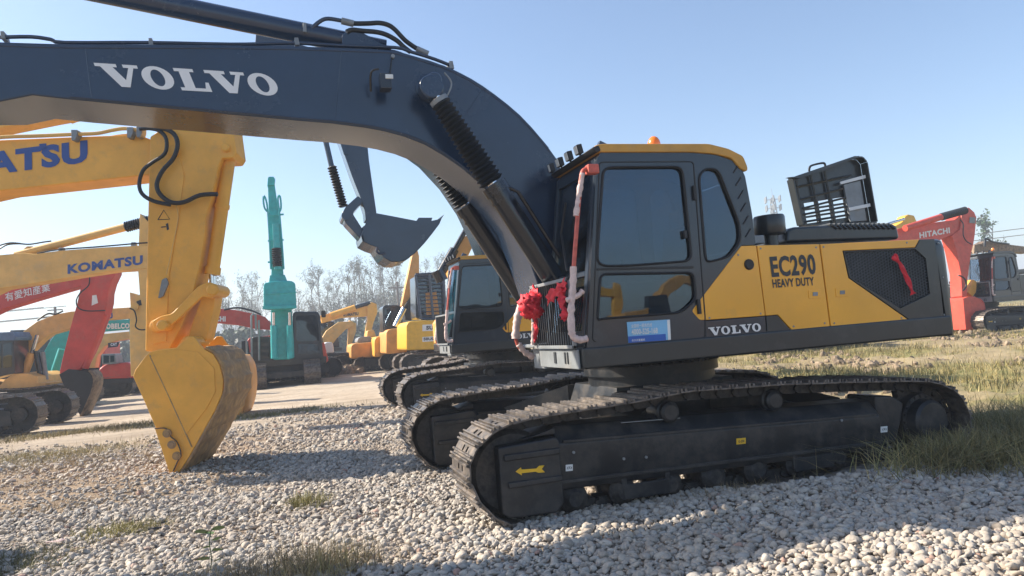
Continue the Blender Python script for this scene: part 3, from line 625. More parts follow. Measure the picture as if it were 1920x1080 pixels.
    fp2 = PL(7.95); hr2 = MB().tube(smoothpts(fp2.pts([(981, 545), (976, 575), (970, 600), (966, 630), (976, 655), (1000, 668)]), 4), .02, 8).build('handrail', M_REDP, root, 0, 60)
    foam('foam_wrap', [(977, 570), (972, 590), (968, 612), (967, 635)], fp2, .045, M_WRAP, hr2); foam('foam_wrap', [(972, 645), (984, 660), (1000, 670)], fp2, .035, M_WRAP, hr2)
    b = MB(); b.box((2.95, 8.05, 1.29), (.40, .55, .04)); b.box((3.0, 8.05, 1.15), (.3, .4, .26)); b.build('walkway_step', M_GREY, root, .01)
M_GREY2 = mat('grille_steel', (.075, .085, .095), .45, metal=.3, var=.1)

main = thing('excavator', 'large dark excavator with amber side doors and red cloth flower, parked nearest the camera', 'excavator', (3.7, 6.96, 0), G_EX)
undercarriage(main); superstructure(main)

def main_extras():
    root = main
    P = lambda n, px, m, t=.006, par=root, off=-.006, bv=0, **k: slab(n, px, SP, t, m, par, bv, off, **k)
    P('phone_decal', [(1175, 604), (1255, 599), (1257, 637), (1178, 643)], M_DECB); P('decal_band', [(1177, 631), (1247, 626), (1248, 638), (1178, 643)], M_DECN, .003, off=-.009)
    P('decal_edge', [(1250, 600), (1255, 599.5), (1257, 637), (1252, 637.5)], M_WHITE, .003, off=-.009)
    letters('decal_text', '4000-525-168', SP, (1183, 628), (1232, 625), (1182.5, 617), M_WHITE, root, -.009, .03)
    letters('decal_text', '全国统一服务热线', SP, (1182, 615), (1221, 612.5), (1182, 608), M_WHITE, root, -.009, .01)
    letters('decal_text', '长沙沃富重机', SP, (1183, 640.5), (1208, 639), (1183, 636), M_WHITE, root, -.011, .01)
    letters('maker_lettering', serif_volvo(), SP, (1329, 630), (1426.5, 621), (1326.5, 614), M_WHITE, root, -.006)
    letters('model_lettering', 'EC290', SP, (1447, 521), (1531, 515), (1442, 481), M_DKL, root, 0, .035)
    letters('model_lettering', 'HEAVY DUTY', SP, (1449, 540), (1527, 535), (1447, 524), M_DKL, root, 0, .03)
    px_ribbon('red_ribbon', [(1671, 479), (1684, 497), (1698, 525), (1708, 552)], SP, .032, M_CLOTH, root, -.025)
    GP = PL(5.70, 0)
    rosette('cloth_flower', Vector((2.22, 6.34, 1.71)), .14, M_CLOTH, root, 60)
    gx = 2.27
    class XP:
        n = Vector((-1, 0, 0))
        def pts(s, P, off=0):
            out = []
            for x, y in P:
                d = cF + cR*((x-960)/F_PX) - cU*((y-540)/F_PX); out.append(CP+d*((gx-CP.x)/d.x)+s.n*off)
            return out
    xp = XP()
    px_ribbon('cloth_tail', [(1062, 531), (1052, 541), (1040, 552), (1028, 562)], xp, .06, M_CLOTH, root, .01, .015)
    px_ribbon('cloth_tail', [(1000, 540), (1005, 550), (1015, 560)], xp, .06, M_CLOTH, root, .01, .015)
    px_ribbon('cloth_tail', [(1004, 548), (1003, 575), (1006, 605), (1004, 640)], xp, .035, M_CLOTH, root, .01, .02)
    px_ribbon('cloth_tail', [(1055, 538), (1056, 560), (1060, 585), (1060, 600)], xp, .05, M_CLOTH, root, .01, .03)
    foam('foam_wrap', [(1004, 605), (1004, 625), (1003, 645)], xp, .02, M_WRAP, root, .02)
    # ---------------- boom
    BP = PL(6.60); W = .66
    top = [(-420, 60), (-90, 66), (0, 78), (130, 82), (380, 83), (560, 86), (700, 91), (742, 94), (807, 113), (848, 128), (908, 162), (978, 218), (1031, 279), (1046, 300), (1072, 370), (1095, 470), (1110, 560)]
    bot = [(1100, 610), (1060, 620), (1030, 590), (1012, 545), (990, 480), (965, 425), (935, 382), (912, 356), (893, 338), (866, 315), (833, 292), (797, 271), (759, 256), (722, 246), (685, 239), (622, 231), (560, 226), (379, 209), (280, 200), (131, 186), (60, 178), (0, 190), (-90, 190), (-440, 168)]
    A = BP.pts(top+bot); bo = MB().prism(A, [p+Vector((0, W, 0)) for p in A]).build('boom', M_BLUE, root, .014, 25)
    # weld flanges along the edges
    wb = MB()
    wb.tube([p+Vector((0, -.002, .012)) for p in smoothpts(BP.pts([(131, 184), (280, 198), (379, 207), (560, 224), (622, 229), (685, 237), (722, 244), (759, 254), (797, 269), (833, 290), (866, 313), (893, 336), (912, 354), (935, 380), (965, 423)]), 2)], .008, 6)
    wb.build('weld_bead', M_BLUE, bo, 0)
    wb = MB(); wb.tube([p+Vector((0, -.001, -.03)) for p in smoothpts(BP.pts([(0, 79), (130, 83), (380, 84), (560, 87), (700, 92), (742, 95), (807, 114), (848, 129), (908, 163), (978, 219), (1031, 280)]), 2)], .006, 6); wb.build('weld_bead', M_BLUE, bo, 0)
    for qx in ((160, 89, 172, 185), (640, 93, 628, 229), (905, 165, 828, 287)):
        wb = MB(); wb.tube([BP.at(qx[0], qx[1])-Vector((0, .001, 0)), BP.at(qx[2], qx[3])-Vector((0, .001, 0))], .004, 5); wb.build('plate_joint', M_BLUE, bo, 0)
    letters('maker_lettering', serif_volvo(), BP, (194, 162), (528, 181), (175, 117), M_WHITE, bo, 0)
    for q in ((806, 165), (1058, 548)):
        c = BP.at(*q); MB().lathe(c-Vector((0, .36, 0)), (0, 1, 0), [(.12, .02), (.12, .06), (.13, .07), (.34, .075), (.35, .14), (.36, .14), (W+.35, .14), (W+.36, .075), (W+.55, .07), (W+.56, .06), (W+.56, .02)], 26).build('cylinder_pin', M_BLUE, bo, 0, 35)
    # boom cylinders
    for yy in (6.36, 7.42):
        cp = PL(6.36); dy = Vector((0, yy-6.36, 0)); a = cp.at(808, 165)+dy; b_ = cp.at(1060, 557)+dy; D = (b_-a)
        cl = MB(); cl.cyl(a+D*.455, b_-D*.02, .108, n=28); cl.cyl(a+D*.455, a+D*.495, .125, n=28); cl.cyl(a+D*.52, a+D*.53, .122, n=28)
        co = cl.build('boom_cylinder', M_BLACKP, root, 0, 30)
        pts, rs = bellows(a+D*.065, a+D*.445, .098, 19, .16); rs = [r*(.86+.28*i/len(rs)) for i, r in enumerate(rs)]
        MB().tube(pts, rs, 20).build('bellows', M_RUB, co, 0, 20)
        MB().cyl(a+D*.02, a+D*.45, .05, n=16).build('piston_rod', M_CHROME, co)
        MB().lathe(a-Vector((0, .08, 0)), (0, 1, 0), [(.03, .03), (.03, .10), (.04, .112), (.15, .112), (.16, .10), (.16, .03)], 24).build('rod_eye', M_BLUE, co, .006, 30)
        MB().cyl(a+D*.05, a+D*.068, .088, n=20).build('bellows_clamp', M_GREY, co)
        MB().tube([a+D*.50+Vector((.10, 0, .06)), a+D*.54+Vector((.14, 0, .10)), a+D*.96+Vector((.14, 0, .10))], .02, 8).build('oil_pipe', M_BLACKP, co)
        if yy < 7:
            MB().tube(smoothpts([a+Vector((.13, -.02, .14)), a+Vector((.19, -.02, .05)), a+Vector((.15, -.02, -.06)), a+D*.07], 4), .008, 6).build('grease_pipe', M_GREY, co)
    # stick cylinder and its fittings
    CPn = PL(6.90)
    a, b_ = CPn.at(60, -42), CPn.at(752, 101); sc = MB(); sc.cyl(a, CPn.at(722, 94), .098, n=28); sc.cyl(a, a.lerp(b_, .05), .12); s_ = sc.build('stick_cylinder', M_BLUE, root, 0, 30)
    br = slab('cylinder_bracket', [(641, 84), (641, 66), (650, 58), (675, 58), (690, 66), (735, 92)], PL(6.74), .32, M_BLUE, bo, .01)
    for x, y, c_ in ((571, 50, CPn), (681, 74, CPn)): slab('hose_clamp', [(x-3, y-8), (x+3, y-8), (x+4, y+10), (x-3, y+9)], PL(6.78), .05, M_GREY, s_, .004)
    hz = [[(583, 54), (600, 40), (615, 35), (641, 39)], [(645, 41), (663, 44), (690, 44), (711, 43), (728, 47), (741, 56), (760, 76), (781, 91)]]
    hose('steel_pipe', hz[0], PL(6.82), .020, M_BLUE, root); hose('hydraulic_hose', hz[1], PL(6.82), .024, M_RUB, root)
    hose('hydraulic_hose', [(650, 60), (660, 56), (680, 58), (705, 60), (724, 65), (744, 76), (757, 88), (770, 98)], PL(6.74), .024, M_RUB, root)
    MB().cyl(PL(6.82).at(640, 39), PL(6.82).at(663, 44.5), .032).build('hose_fitting', M_GREY, root); MB().cyl(PL(6.82).at(781, 91), PL(6.82).at(803, 101), .028).build('hose_fitting', M_GREY, root)
    tip = Vector((-3.55, 6.9, 3.55)); sk = MB(); q_ = [(-4.35, 4.75), (-3.85, 4.55), (-3.2, 3.6), (-3.6, 1.9), (-3.95, .95), (-4.25, 1.0), (-4.15, 2.4), (-4.05, 3.4)]
    sk.prism([Vector((x, 6.68, z)) for x, z in q_], [Vector((x, 7.12, z)) for x, z in q_]); sk.build('stick', M_BLUE, root, .015)
    b = MB(); q_ = [(-4.3, 1.15), (-3.8, 1.2), (-3.1, .95), (-2.95, .5), (-3.4, .12), (-4.2, .0), (-4.5, .3)]
    b.prism([Vector((x, 6.25, z)) for x, z in q_], [Vector((x, 7.55, z)) for x, z in q_]); b.build('bucket', M_BLUE, root, .03)
    TPn = PL(6.70)
    hose('steel_pipe', [(0, 70), (58, 69), (95, 74), (122, 80), (280, 80), (430, 83), (500, 82), (560, 81), (640, 86), (740, 89), (770, 97), (815, 111), (850, 125)], TPn, .017, M_BLUE, bo, 0, 3)
    hose('steel_pipe', [(700, 87), (742, 90), (775, 103), (810, 112), (850, 126), (908, 158), (978, 213), (1033, 275)], TPn, .022, M_BLUE, bo, .1, 3)
    for x, y in ((4, 66), (282, 79), (556, 78), (846, 122)): slab('pipe_clamp', [(x-4, y-8), (x+3, y-8), (x+6, y+6), (x-3, y+6)], PL(6.68), .12, M_GREY, bo, .003)
    lp = PL(6.42); c = lp.at(718, 155); L_ = MB(); L_.box(c+Vector((.02, 0, 0)), (.10, .12, .14)); L_.tube(smoothpts([c+Vector((-.1, .1, -.05)), c+Vector((-.1, 0, .09)), c+Vector((-.03, -.02, .12))], 4), .012, 6); bl = L_.build('boom_lamp', M_BLACKP, bo, .02)
    MB().box(c+Vector((.05, -.065, .035)), (.07, .012, .04)).build('lamp_lens', M_GLAMP, bl, .004)
    hose('lamp_cable', [(735, 108), (733, 125), (730, 145)], PL(6.58), .006, M_RUB, bo)
    MB().cyl(BP.at(736, 107), BP.at(736, 107)-Vector((0, .03, 0)), .018).build('grease_nipple', M_GREY, bo)
M_BLACKP = mat('gloss_black_paint', (.010, .013, .018), .22, var=.1, coat=.5, dirt=(.07, .065, .06), dirt_amt=.12)

# ================================================================ copies of the same machine
def copy_tree(o, parent=None, skip=(), loc=None):
    c = o.copy(); COL.objects.link(c); c.parent = parent
    if loc is not None: c.location = loc; LOC[c.name] = Vector(loc)
    else: LOC[c.name] = LOC[parent.name]
    for ch in list(o.children):
        if ch.name.split('.')[0] in skip: continue
        copy_tree(ch, c, skip)
    return c
def machine_copy(d, label, skip=()):
    r = copy_tree(main, None, ('track_chain',)+tuple(skip), main.location+d); r['label'] = label
    for y0 in (5.36, 7.96): chain(r, TRACK_LOOP, y0, .6, False, .19, lambda v: Vector(v)+d)
    return r
D2 = Vector((.75, 8.2, 0)); D3 = Vector((23.0, 15.2, 0))
second = machine_copy(D2, 'dark and amber excavator behind the nearest one, holding its bucket up in the air')
third = machine_copy(D3, 'distant all-dark excavator at the right edge beside the red excavator', ('open_service_lid',))

third.rotation_euler.z = R(8)
for o in third.children_recursive:
    if o.type == 'MESH' and any(m in (M_YEL, M_ROOF) for m in o.data.materials):
        o.data = o.data.copy()
        for i_, m in enumerate(o.data.materials):
            if m in (M_YEL, M_ROOF): o.data.materials[i_] = M_CHAR
main_extras()

# second machine: arm in the air
SB = PL(14.8)
t2 = [(480, 60), (640, 105), (800, 150), (900, 215), (970, 320), (1000, 430), (1010, 540)]
b2 = [(960, 560), (925, 520), (905, 478), (890, 440), (868, 394), (835, 345), (795, 302), (740, 262), (640, 222), (560, 200), (470, 190)]
A = SB.pts(t2+b2); bo2 = MB().prism(A, [p+Vector((0, .6, 0)) for p in A]).build('boom', M_BLUE, second, .01, 25)
for yy in (14.55, 15.62):
    cp = PL(14.55); dy = Vector((0, yy-14.55, 0)); a = cp.at(862, 300)+dy; b_ = cp.at(985, 555)+dy; D = b_-a
    co = MB().cyl(a+D*.5, b_, .10).build('boom_cylinder', M_BLACKP, second, 0, 30)
    pts, rs = bellows(a+D*.03, a+D*.5, .10, 16); MB().tube(pts, rs, 14).build('bellows', M_RUB, co, 0, 20)
ST = PL(14.9); slab('stick', [(600, 120), (650, 130), (686, 240), (692, 300), (699, 350), (706, 398), (700, 412), (686, 412), (684, 395), (675, 368), (660, 330), (648, 296), (625, 230)], ST, .45, M_BLUE, second, .012)
slab('stick_cap', [(636, 262), (650, 268), (654, 290), (645, 290)], PL(14.88), .05, M_BLUE, second, .01)
bk = PL(14.55)
bp = [(703, 399), (740, 406), (781, 414), (785, 408), (811, 408), (809, 414), (828, 410), (824, 420), (812, 436), (796, 456), (778, 475), (764, 486), (748, 491), (734, 491), (720, 483), (712, 472), (706, 463), (694, 459), (680, 452), (677, 440), (683, 425), (689, 411)]
A = bk.pts(bp); 
bu = MB(); bu.prism(A, [p+Vector((0, .05, 0)) for p in A]); bu.prism([p+Vector((0, 1.05, 0)) for p in A], [p+Vector((0, 1.10, 0)) for p in A])
sh = bk.pts([(828, 410), (824, 420), (812, 436), (796, 456), (778, 475), (764, 486), (748, 491), (734, 491), (720, 483), (712, 472), (706, 463), (694, 459), (680, 452), (677, 440)])
cen = sum(sh, Vector())/len(sh)
for i in range(len(sh)-1):
    p, q = sh[i], sh[i+1]; ip, iq = p.lerp(cen, .06), q.lerp(cen, .06); k = Vector((0, 1.05, 0)); bu.prism([p, q, iq, ip], [x+k for x in (p, q, iq, ip)])
bu2 = bu.build('bucket', M_BLUE, second, .008, 35)
tb = MB()
for i in range(5):
    c = bk.at(822, 415)+Vector((0, .08+i*.235, 0)); T = (bk.at(829, 409)-bk.at(815, 425)).normalized()
    tb.prism([c+T*.22+Vector((0, .01, 0)), c+Vector((0, -.04, -.05)), c+Vector((0, -.04, .05))], [c+T*.22+Vector((0, .05, 0)), c+Vector((0, .09, -.05)), c+Vector((0, .09, .05))])
tb.build('bucket_teeth', M_GREY, bu2, 0)
MB().tube(smoothpts(bk.pts([(708, 463), (707, 472), (714, 476), (722, 474)]), 4), .025, 8).build('lift_eye', M_BLUE, bu2, 0)
lk = PL(14.85)
MB().cyl(lk.at(610, 262), lk.at(623, 318), .055).build('bucket_cylinder', M_BLUE, second)
pts, rs = bellows(lk.at(622, 312), lk.at(644, 388), .085, 15, .2); MB().tube(pts, rs, 14).build('bellows', M_RUB, second, 0, 20)
slab('rocker_link', roundrect([(640, 402), (648, 388), (672, 366), (680, 378), (661, 400), (684, 436), (676, 448), (648, 418)], 4, 2), PL(14.8), .5, M_BLUE, second, .01)
MB().cyl(PL(14.72).at(649, 404), PL(14.72).at(649, 404)+Vector((0, .65, 0)), .09).build('link_pin', M_BLUE, second)
letters('maker_lettering', serif_volvo(), PL(YS+8.2), (958, 636), (1010, 632), (957, 627), M_WHITE, second, -.006)

# ================================================================ machines facing the other way, at the left
def bucket(root, pl, side, back0, back1, wdt, ms, mback, teeth=5, bev=.01, off=0, groove=0, corr=False):
    """side: outline in pixels; the shell runs from index back0 to back1 of it"""
    A = pl.pts(side, off); n = pl.n; b = MB(); b.prism(A, [p+n*.05 for p in A]); b.prism([p+n*(wdt-.05) for p in A], [p+n*wdt for p in A]); b.cyl(A[0].lerp(sum(A, Vector())/len(A), .15)+n*.02, A[0].lerp(sum(A, Vector())/len(A), .15)+n*(wdt-.02), .05, n=10)
    o = b.build('bucket', ms, root, bev, 35)
    S = A[back0:back1+1]; S = smoothpts(S, 3); cen = sum(A, Vector())/len(A); s = MB(); m = len(S)
    K = 40 if corr else 2; vs = []
    for i, p in enumerate(S):
        ou = (p-cen).normalized()
        for k in range(K+1):
            t = k/K; dsp = 0
            if corr: dsp = .018*math.sin(i/m*math.pi*22)+.02*noise.noise(Vector((i*.5, t*6, 1)))
            vs.append(p+n*(.0+wdt*t)+ou*(.012+dsp if 0 < k < K else .004))
    s.add(vs, [(i*(K+1)+k, i*(K+1)+k+1, (i+1)*(K+1)+k+1, (i+1)*(K+1)+k) for i in range(m-1) for k in range(K)])
    sh = s.build('bucket_shell', mback, o, 0, 50, recalc=False); sd = sh.modifiers.new('thick', 'SOLIDIFY'); sd.thickness = .03; sd.offset = -1
    tip = S[-1]; d = (S[-1]-S[-3]).normalized(); tb = MB(); u = d.cross(n).normalized()
    for i in range(teeth):
        c = tip+n*(.06+i*(wdt-.24)/(teeth-1))-d*.10
        tb.prism([c+u*.05, c-u*.05, c+d*.30-u*.012, c+d*.30+u*.012], [c+u*.05+n*.12, c-u*.05+n*.12, c+d*.30-u*.012+n*.10, c+d*.30+u*.012+n*.10])
    tb.build('bucket_teeth', mback, o, .004)
    return o
# ---- nearest golden arm
K1 = through(330, 893, 12); KB = PL(K1.c+.36, 12)
k1 = thing('excavator', 'golden excavator arm with blue lettering, its big bucket resting tip down on the gravel', 'excavator', tuple(Vector((-9.0, 12.0, 0))))
slab('boom', [(-260, 300), (-120, 272), (0, 262), (120, 257), (200, 254), (262, 253), (285, 262), (330, 300), (300, 326), (278, 328), (140, 343), (0, 358), (-120, 385), (-260, 430)], PL(KB.c+.06, 12), .48, M_KOM, k1, .02)
stk = [(318, 231), (345, 150), (400, 150), (434, 200), (437, 241), (443, 286), (437, 296), (416, 297), (410, 312), (396, 372), (385, 410), (384, 440), (374, 500), (360, 560), (340, 612), (318, 655), (300, 662), (272, 658), (273, 580), (276, 440), (279, 330), (281, 256)]
st = slab('stick', stk, KB, .50, M_KOM, k1, .018)
slab('stick_side_plate', [(281, 300), (300, 262), (330, 262), (345, 330), (333, 420), (316, 520), (312, 640), (286, 646), (277, 560)], PL(KB.c-.014, 12), .02, M_KOM, st, .004)
for q, r in (((424, 278), .055), ((326, 284), .075), ((295, 611), .085)):
    c = KB.at(*q); MB().lathe(c-KB.n*.06, KB.n, [(0, .02), (0, r*.7), (.015, r), (.62, r), (.64, .02)], 22).build('pin_boss', M_KOM, st, 0, 35)
bc = PL(KB.c+.20, 12); a, b_ = bc.at(429, 300), bc.at(398, 512)
cyo = MB().cyl(a, b_, .088, .088, 24).build('bucket_cylinder', M_KOM, k1, 0, 35); D = (b_-a).normalized()
MB().cyl(b_-D*.08, b_+D*.02, .105, n=24).build('cylinder_collar', M_KOM, cyo, 0, 35); MB().cyl(a+D*.62, a+D*.68, .10, n=20).build('cylinder_collar', M_KOM, cyo, 0, 35)
MB().cyl(b_, bc.at(400, 545), .045).build('piston_rod', M_CHROME, cyo)
MB().tube([bc.at(404, 368), bc.at(414, 372), bc.at(402, 500)], .018, 8).build('oil_pipe', M_KOM, cyo)
lk1 = PL(K1.c+.22, 12)
slab('rocker_link', roundrect([(284, 603), (300, 593), (322, 588), (372, 536), (392, 528), (408, 536), (408, 550), (396, 560), (380, 555), (330, 602), (306, 620), (290, 622)], 6, 3), lk1, .08, M_KOM, k1, .012)
slab('rocker_link', roundrect([(284, 603), (300, 593), (322, 588), (372, 536), (392, 528), (408, 536), (408, 550), (396, 560), (380, 555), (330, 602), (306, 620), (290, 622)], 6, 3), PL(lk1.c+.34, 12), .08, M_KOM, k1, .012)
slab('bucket_link', roundrect([(386, 536), (406, 540), (400, 580), (386, 640), (366, 650), (350, 640), (362, 600)], 6, 3), PL(lk1.c+.2, 12), .34, M_KOM, k1, .015)
for q in ((393, 542), (297, 610), (352, 642)):
    c = K1.at(*q); r = .08 if q[0] > 300 else .07; MB().lathe(c+K1.n*.10, K1.n, [(0, .02), (0, r*.75), (.02, r), (.52, r), (.53, .02)], 22).build('pin', M_KOM, k1, 0, 35)
side = [(253, 694), (272, 668), (281, 660), (300, 655), (330, 652), (343, 640), (352, 631), (364, 631), (374, 645), (384, 655), (400, 664), (412, 685), (419, 712), (417, 738), (402, 772), (386, 800), (372, 826), (355, 856), (341, 878), (331, 893), (322, 888), (312, 862), (292, 803), (270, 752), (249, 706)]
bkt = bucket(k1, K1, side, 9, 19, 1.22, M_KOM, M_SHELL, 5, .012, corr=True)
slab('side_cutter', [(292, 803), (309, 802), (317, 806), (322, 818), (332, 826), (338, 838), (341, 852), (334, 866), (327, 882), (319, 885)], K1, .03, M_KOM, bkt, .004, -.03)
bb = MB()
for q in ((315, 812), (324, 833), (333, 854)):
    c = K1.at(*q); bb.cyl(c-K1.n*.055, c, .036, n=6); bb.cyl(c-K1.n*.045, c, .052, n=16)
bb.build('cutter_bolts', M_SHELL, bkt, .003)
MB().tube([K1.at(281, 666)-K1.n*.004, K1.at(318, 745)-K1.n*.004, K1.at(360, 838)-K1.n*.004], .010, 6).build('weld_bead', M_SHELL, bkt, 0)
MB().tube(smoothpts([K1.at(*q)-K1.n*.034 for q in [(292, 803), (309, 802), (317, 806), (322, 818), (332, 826), (338, 838), (341, 852), (334, 866), (327, 882)]], 3), .007, 6).build('cutter_seam', M_DKL, bkt, 0)
for o_ in (.30, .92): slab('bucket_ear', roundrect([(330, 655), (338, 640), (346, 630), (360, 630), (372, 644), (384, 658)], 5, 3), PL(K1.c+o_, 12), .07, M_KOM, bkt, .008, 0)
slab('cheek_plate', [(275, 672), (330, 655), (372, 660), (402, 690), (404, 735), (388, 765), (345, 820), (300, 720)], K1, .01, M_KOM, bkt, .003, -.01)
hk = PL(KB.c-.10, 12)
hose('hydraulic_hose', [(262, 242), (281, 241), (300, 246), (312, 262), (309, 288), (285, 305), (268, 320), (261, 345), (267, 364), (288, 377), (320, 384)], hk, .026, M_RUB, k1)
hose('hydraulic_hose', [(281, 240), (302, 240), (325, 250), (333, 271), (325, 297), (305, 320), (294, 345), (300, 364), (320, 379), (345, 379), (375, 366), (408, 364)], hk, .030, M_RUB, k1)
hose('steel_pipe', [(-120, 262), (0, 253), (60, 251), (128, 248), (175, 246), (205, 240), (230, 237), (262, 241)], hk, .026, M_KOM2, k1, .1)
hose('steel_pipe', [(-120, 268), (0, 257), (128, 252), (180, 250), (208, 246), (240, 243)], hk, .018, M_KOM2, k1, .22)
for x, y in ((135, 249), (240, 244), (258, 243)): slab('pipe_clamp', [(x-6, y-8), (x+6, y-8), (x+6, y+2), (x+2, y+12), (x-5, y+12)], hk, .14, M_GREY, k1, .006, .05)
hose('grease_pipe', [(330, 385), (334, 410), (322, 470), (312, 515)], PL(KB.c-.01, 12), .008, M_KOM2, k1)
slab('clamp_plate', roundrect([(306, 525), (314, 521), (318, 532), (308, 556), (299, 560)], 2), KB, .04, M_GREY, k1, .004, -.05)
letters('maker_lettering', 'KOMATSU', PL(KB.c+.06, 12), (-196, 352), (165, 305), (-196, 318-10), M_BLUEL, k1, -.003, .05)
slab('letter_notch', [(74, 270), (87, 269), (88, 281), (75, 282)], PL(KB.c+.06, 12), .004, M_BLUEL, k1, 0, -.007)
w_ = PL(KB.c-.016, 12)
tri = w_.pts([(296, 412), (307, 394), (318, 411)]); wm = MB(); wm.tube(tri+[tri[0]], .006, 4, False); wm.build('warning_mark', M_DKL, st, 0)
slab('warning_mark', [(302, 425), (311, 424), (311, 426), (302, 427)], w_, .004, M_DKL, st, 0, -.002); slab('warning_mark', [(311, 420), (315, 418), (317, 430), (313, 432)], w_, .004, M_DKL, st, 0, -.002)
# rest of the machine, outside the frame at the left
def house_left(root, pl, cx, col, L=3.4, Wd=2.7, z=1.05, cabcol=M_CAB, td=0):
    t = pl.t; n = pl.n; O = n*pl.c+t*cx
    g = lambda x, y, zz: O+t*x+n*y+Vector((0, 0, zz))
    b = MB(); b.prism([g(-L, 0, z), g(0, 0, z), g(0, 0, z+.2), g(-L, 0, z+.2)], [g(-L, Wd, z), g(0, Wd, z), g(0, Wd, z+.2), g(-L, Wd, z+.2)]); b.build('platform', M_CHAR, root, .02)
    b = MB(); q = [(-L, z+.21), (-1.6, z+.21), (-1.6, z+1.05), (-L+.15, z+1.0), (-L, z+.8)]; b.prism([g(x, .02, zz) for x, zz in q], [g(x, Wd-.02, zz) for x, zz in q]); b.build('engine_house', col, root, .05)
    q = [(-1.55, z+.21), (0, z+.21), (-.05, z+.9), (-.25, z+1.85), (-1.5, z+1.9)]; o1 = [g(x, Wd-.95, zz) for x, zz in q]
    cb = MB(); cb.prism(o1, [p+n*.93 for p in o1]); c_ = cb.build('cab', cabcol, root, .04)
    for yy in (Wd-.97,):
        MB().prism([g(x, yy, zz) for x, zz in ((-1.4, z+.9), (-.2, z+.9), (-.38, z+1.75), (-1.4, z+1.78))], [g(x, yy+.03, zz) for x, zz in ((-1.4, z+.9), (-.2, z+.9), (-.38, z+1.75), (-1.4, z+1.78))]).build('window', M_GLASS, c_, 0, 0)
    fr = lambda v: O+t*v[0]+n*v[1]+Vector((0, 0, v[2]))
    for y0 in (-.1, Wd-.5): crawler(root, fr, -3.9+td, .7+td, y0, .6, .9, .21)
    MB().cyl(g(-1.6, Wd/2, .7), g(-1.6, Wd/2, z+.02), .6, n=32).build('slew_ring', M_CHAR, root)
    return g
house_left(k1, PL(K1.c-.7, 12), -13.0, M_KOM)
# ---- second golden arm
K2 = through(455, 776, 12); K2B = PL(K2.c+.25, 12)
k2 = thing('excavator', 'second golden excavator behind the nearest golden arm, black bellows on its raised cylinder', 'excavator', tuple(Vector((-8.5, 20.5, 0))))
slab('boom', [(-140, 500), (-60, 478), (0, 478), (45, 474), (64, 476), (110, 470), (190, 464), (290, 459), (310, 470), (306, 495), (290, 503), (210, 508), (150, 517), (80, 529), (0, 541), (-60, 570), (-140, 640)], PL(K2B.c-.02, 12), .5, M_KOM2, k2, .02)
slab('stick', [(262, 400), (282, 420), (300, 470), (303, 560), (300, 640), (290, 690), (262, 704), (245, 706), (243, 640), (243, 588), (252, 568), (256, 553), (262, 555), (258, 500)], K2B, .45, M_KOM2, k2, .015)
side = [(245, 706), (262, 690), (300, 684), (350, 660), (400, 655), (440, 660), (456, 672), (466, 690), (474, 712), (474, 735), (468, 768), (452, 778), (420, 760), (330, 770), (280, 760), (255, 730)]
side = [(390, 690), (405, 670), (430, 662), (447, 668), (456, 682), (460, 700), (461, 725), (458, 750), (452, 770), (447, 777), (438, 768), (420, 740), (400, 715)]
bucket(k2, K2, side, 3, 9, .95, M_KOM2, M_ORG, 5, .01)
slab('rocker_link', [(290, 600), (400, 655), (420, 668), (405, 690), (380, 690), (285, 640)], PL(K2.c+.3, 12), .4, M_KOM2, k2, .015)
cy2 = PL(K2B.c+.15, 12); a, b_ = cy2.at(30, 479), cy2.at(235, 426)
c2 = MB().cyl(a, b_, .098).build('stick_cylinder', M_KOM2, k2); pts, rs = bellows(b_, cy2.at(284, 413), .12, 12, .14); MB().tube(pts, rs, 14).build('bellows', M_RUB, c2, 0, 20)
slab('cylinder_bracket', [(36, 476), (52, 462), (62, 462), (68, 477)], cy2, .2, M_KOM2, k2, .01, -.05)
hose('hydraulic_hose', [(-20, 478), (0, 470), (18, 460), (40, 458), (60, 459), (85, 455), (100, 453)], cy2, .018, M_RUB, k2, -.1)
hose('hydraulic_hose', [(-20, 470), (5, 462), (25, 457), (45, 458)], cy2, .018, M_RUB, k2, -.15)
hose('steel_pipe', [(70, 475), (110, 468), (180, 463), (250, 457), (278, 455)], PL(K2B.c, 12), .018, M_RUB, k2, 0)
for q in ((114, 468), (250, 458)): slab('pipe_clamp', [(q[0]-4, q[1]-4), (q[0]+4, q[1]-4), (q[0]+5, q[1]+4), (q[0]-5, q[1]+4)], K2B, .1, M_GREY, k2, .004)
letters('maker_lettering', 'KOMATSU', PL(K2B.c-.02, 12), (127, 514), (268, 496), (127, 496), M_BLUEL, k2, -.004, .045)
for q in ((254, 575), (262, 690)): c = K2B.at(*q); MB().cyl(c-K2B.n*.06, c+K2B.n*.5, .09).build('pin_boss', M_KOM2, k2)
slab('warning_mark', [(256, 565), (264, 562), (266, 572), (258, 574)], K2B, .006, M_DKL, k2, 0, -.006)
hose('hydraulic_hose', [(243, 578), (252, 583), (256, 600), (254, 612), (262, 618), (272, 618)], PL(K2B.c-.12, 12), .016, M_RUB, k2)
_h = through(85, 811, 3); house_left(k2, PL(_h.c+.1, 3), _h.at(85, 811).dot(_h.t)-4.2, M_KOM2, td=3.4)
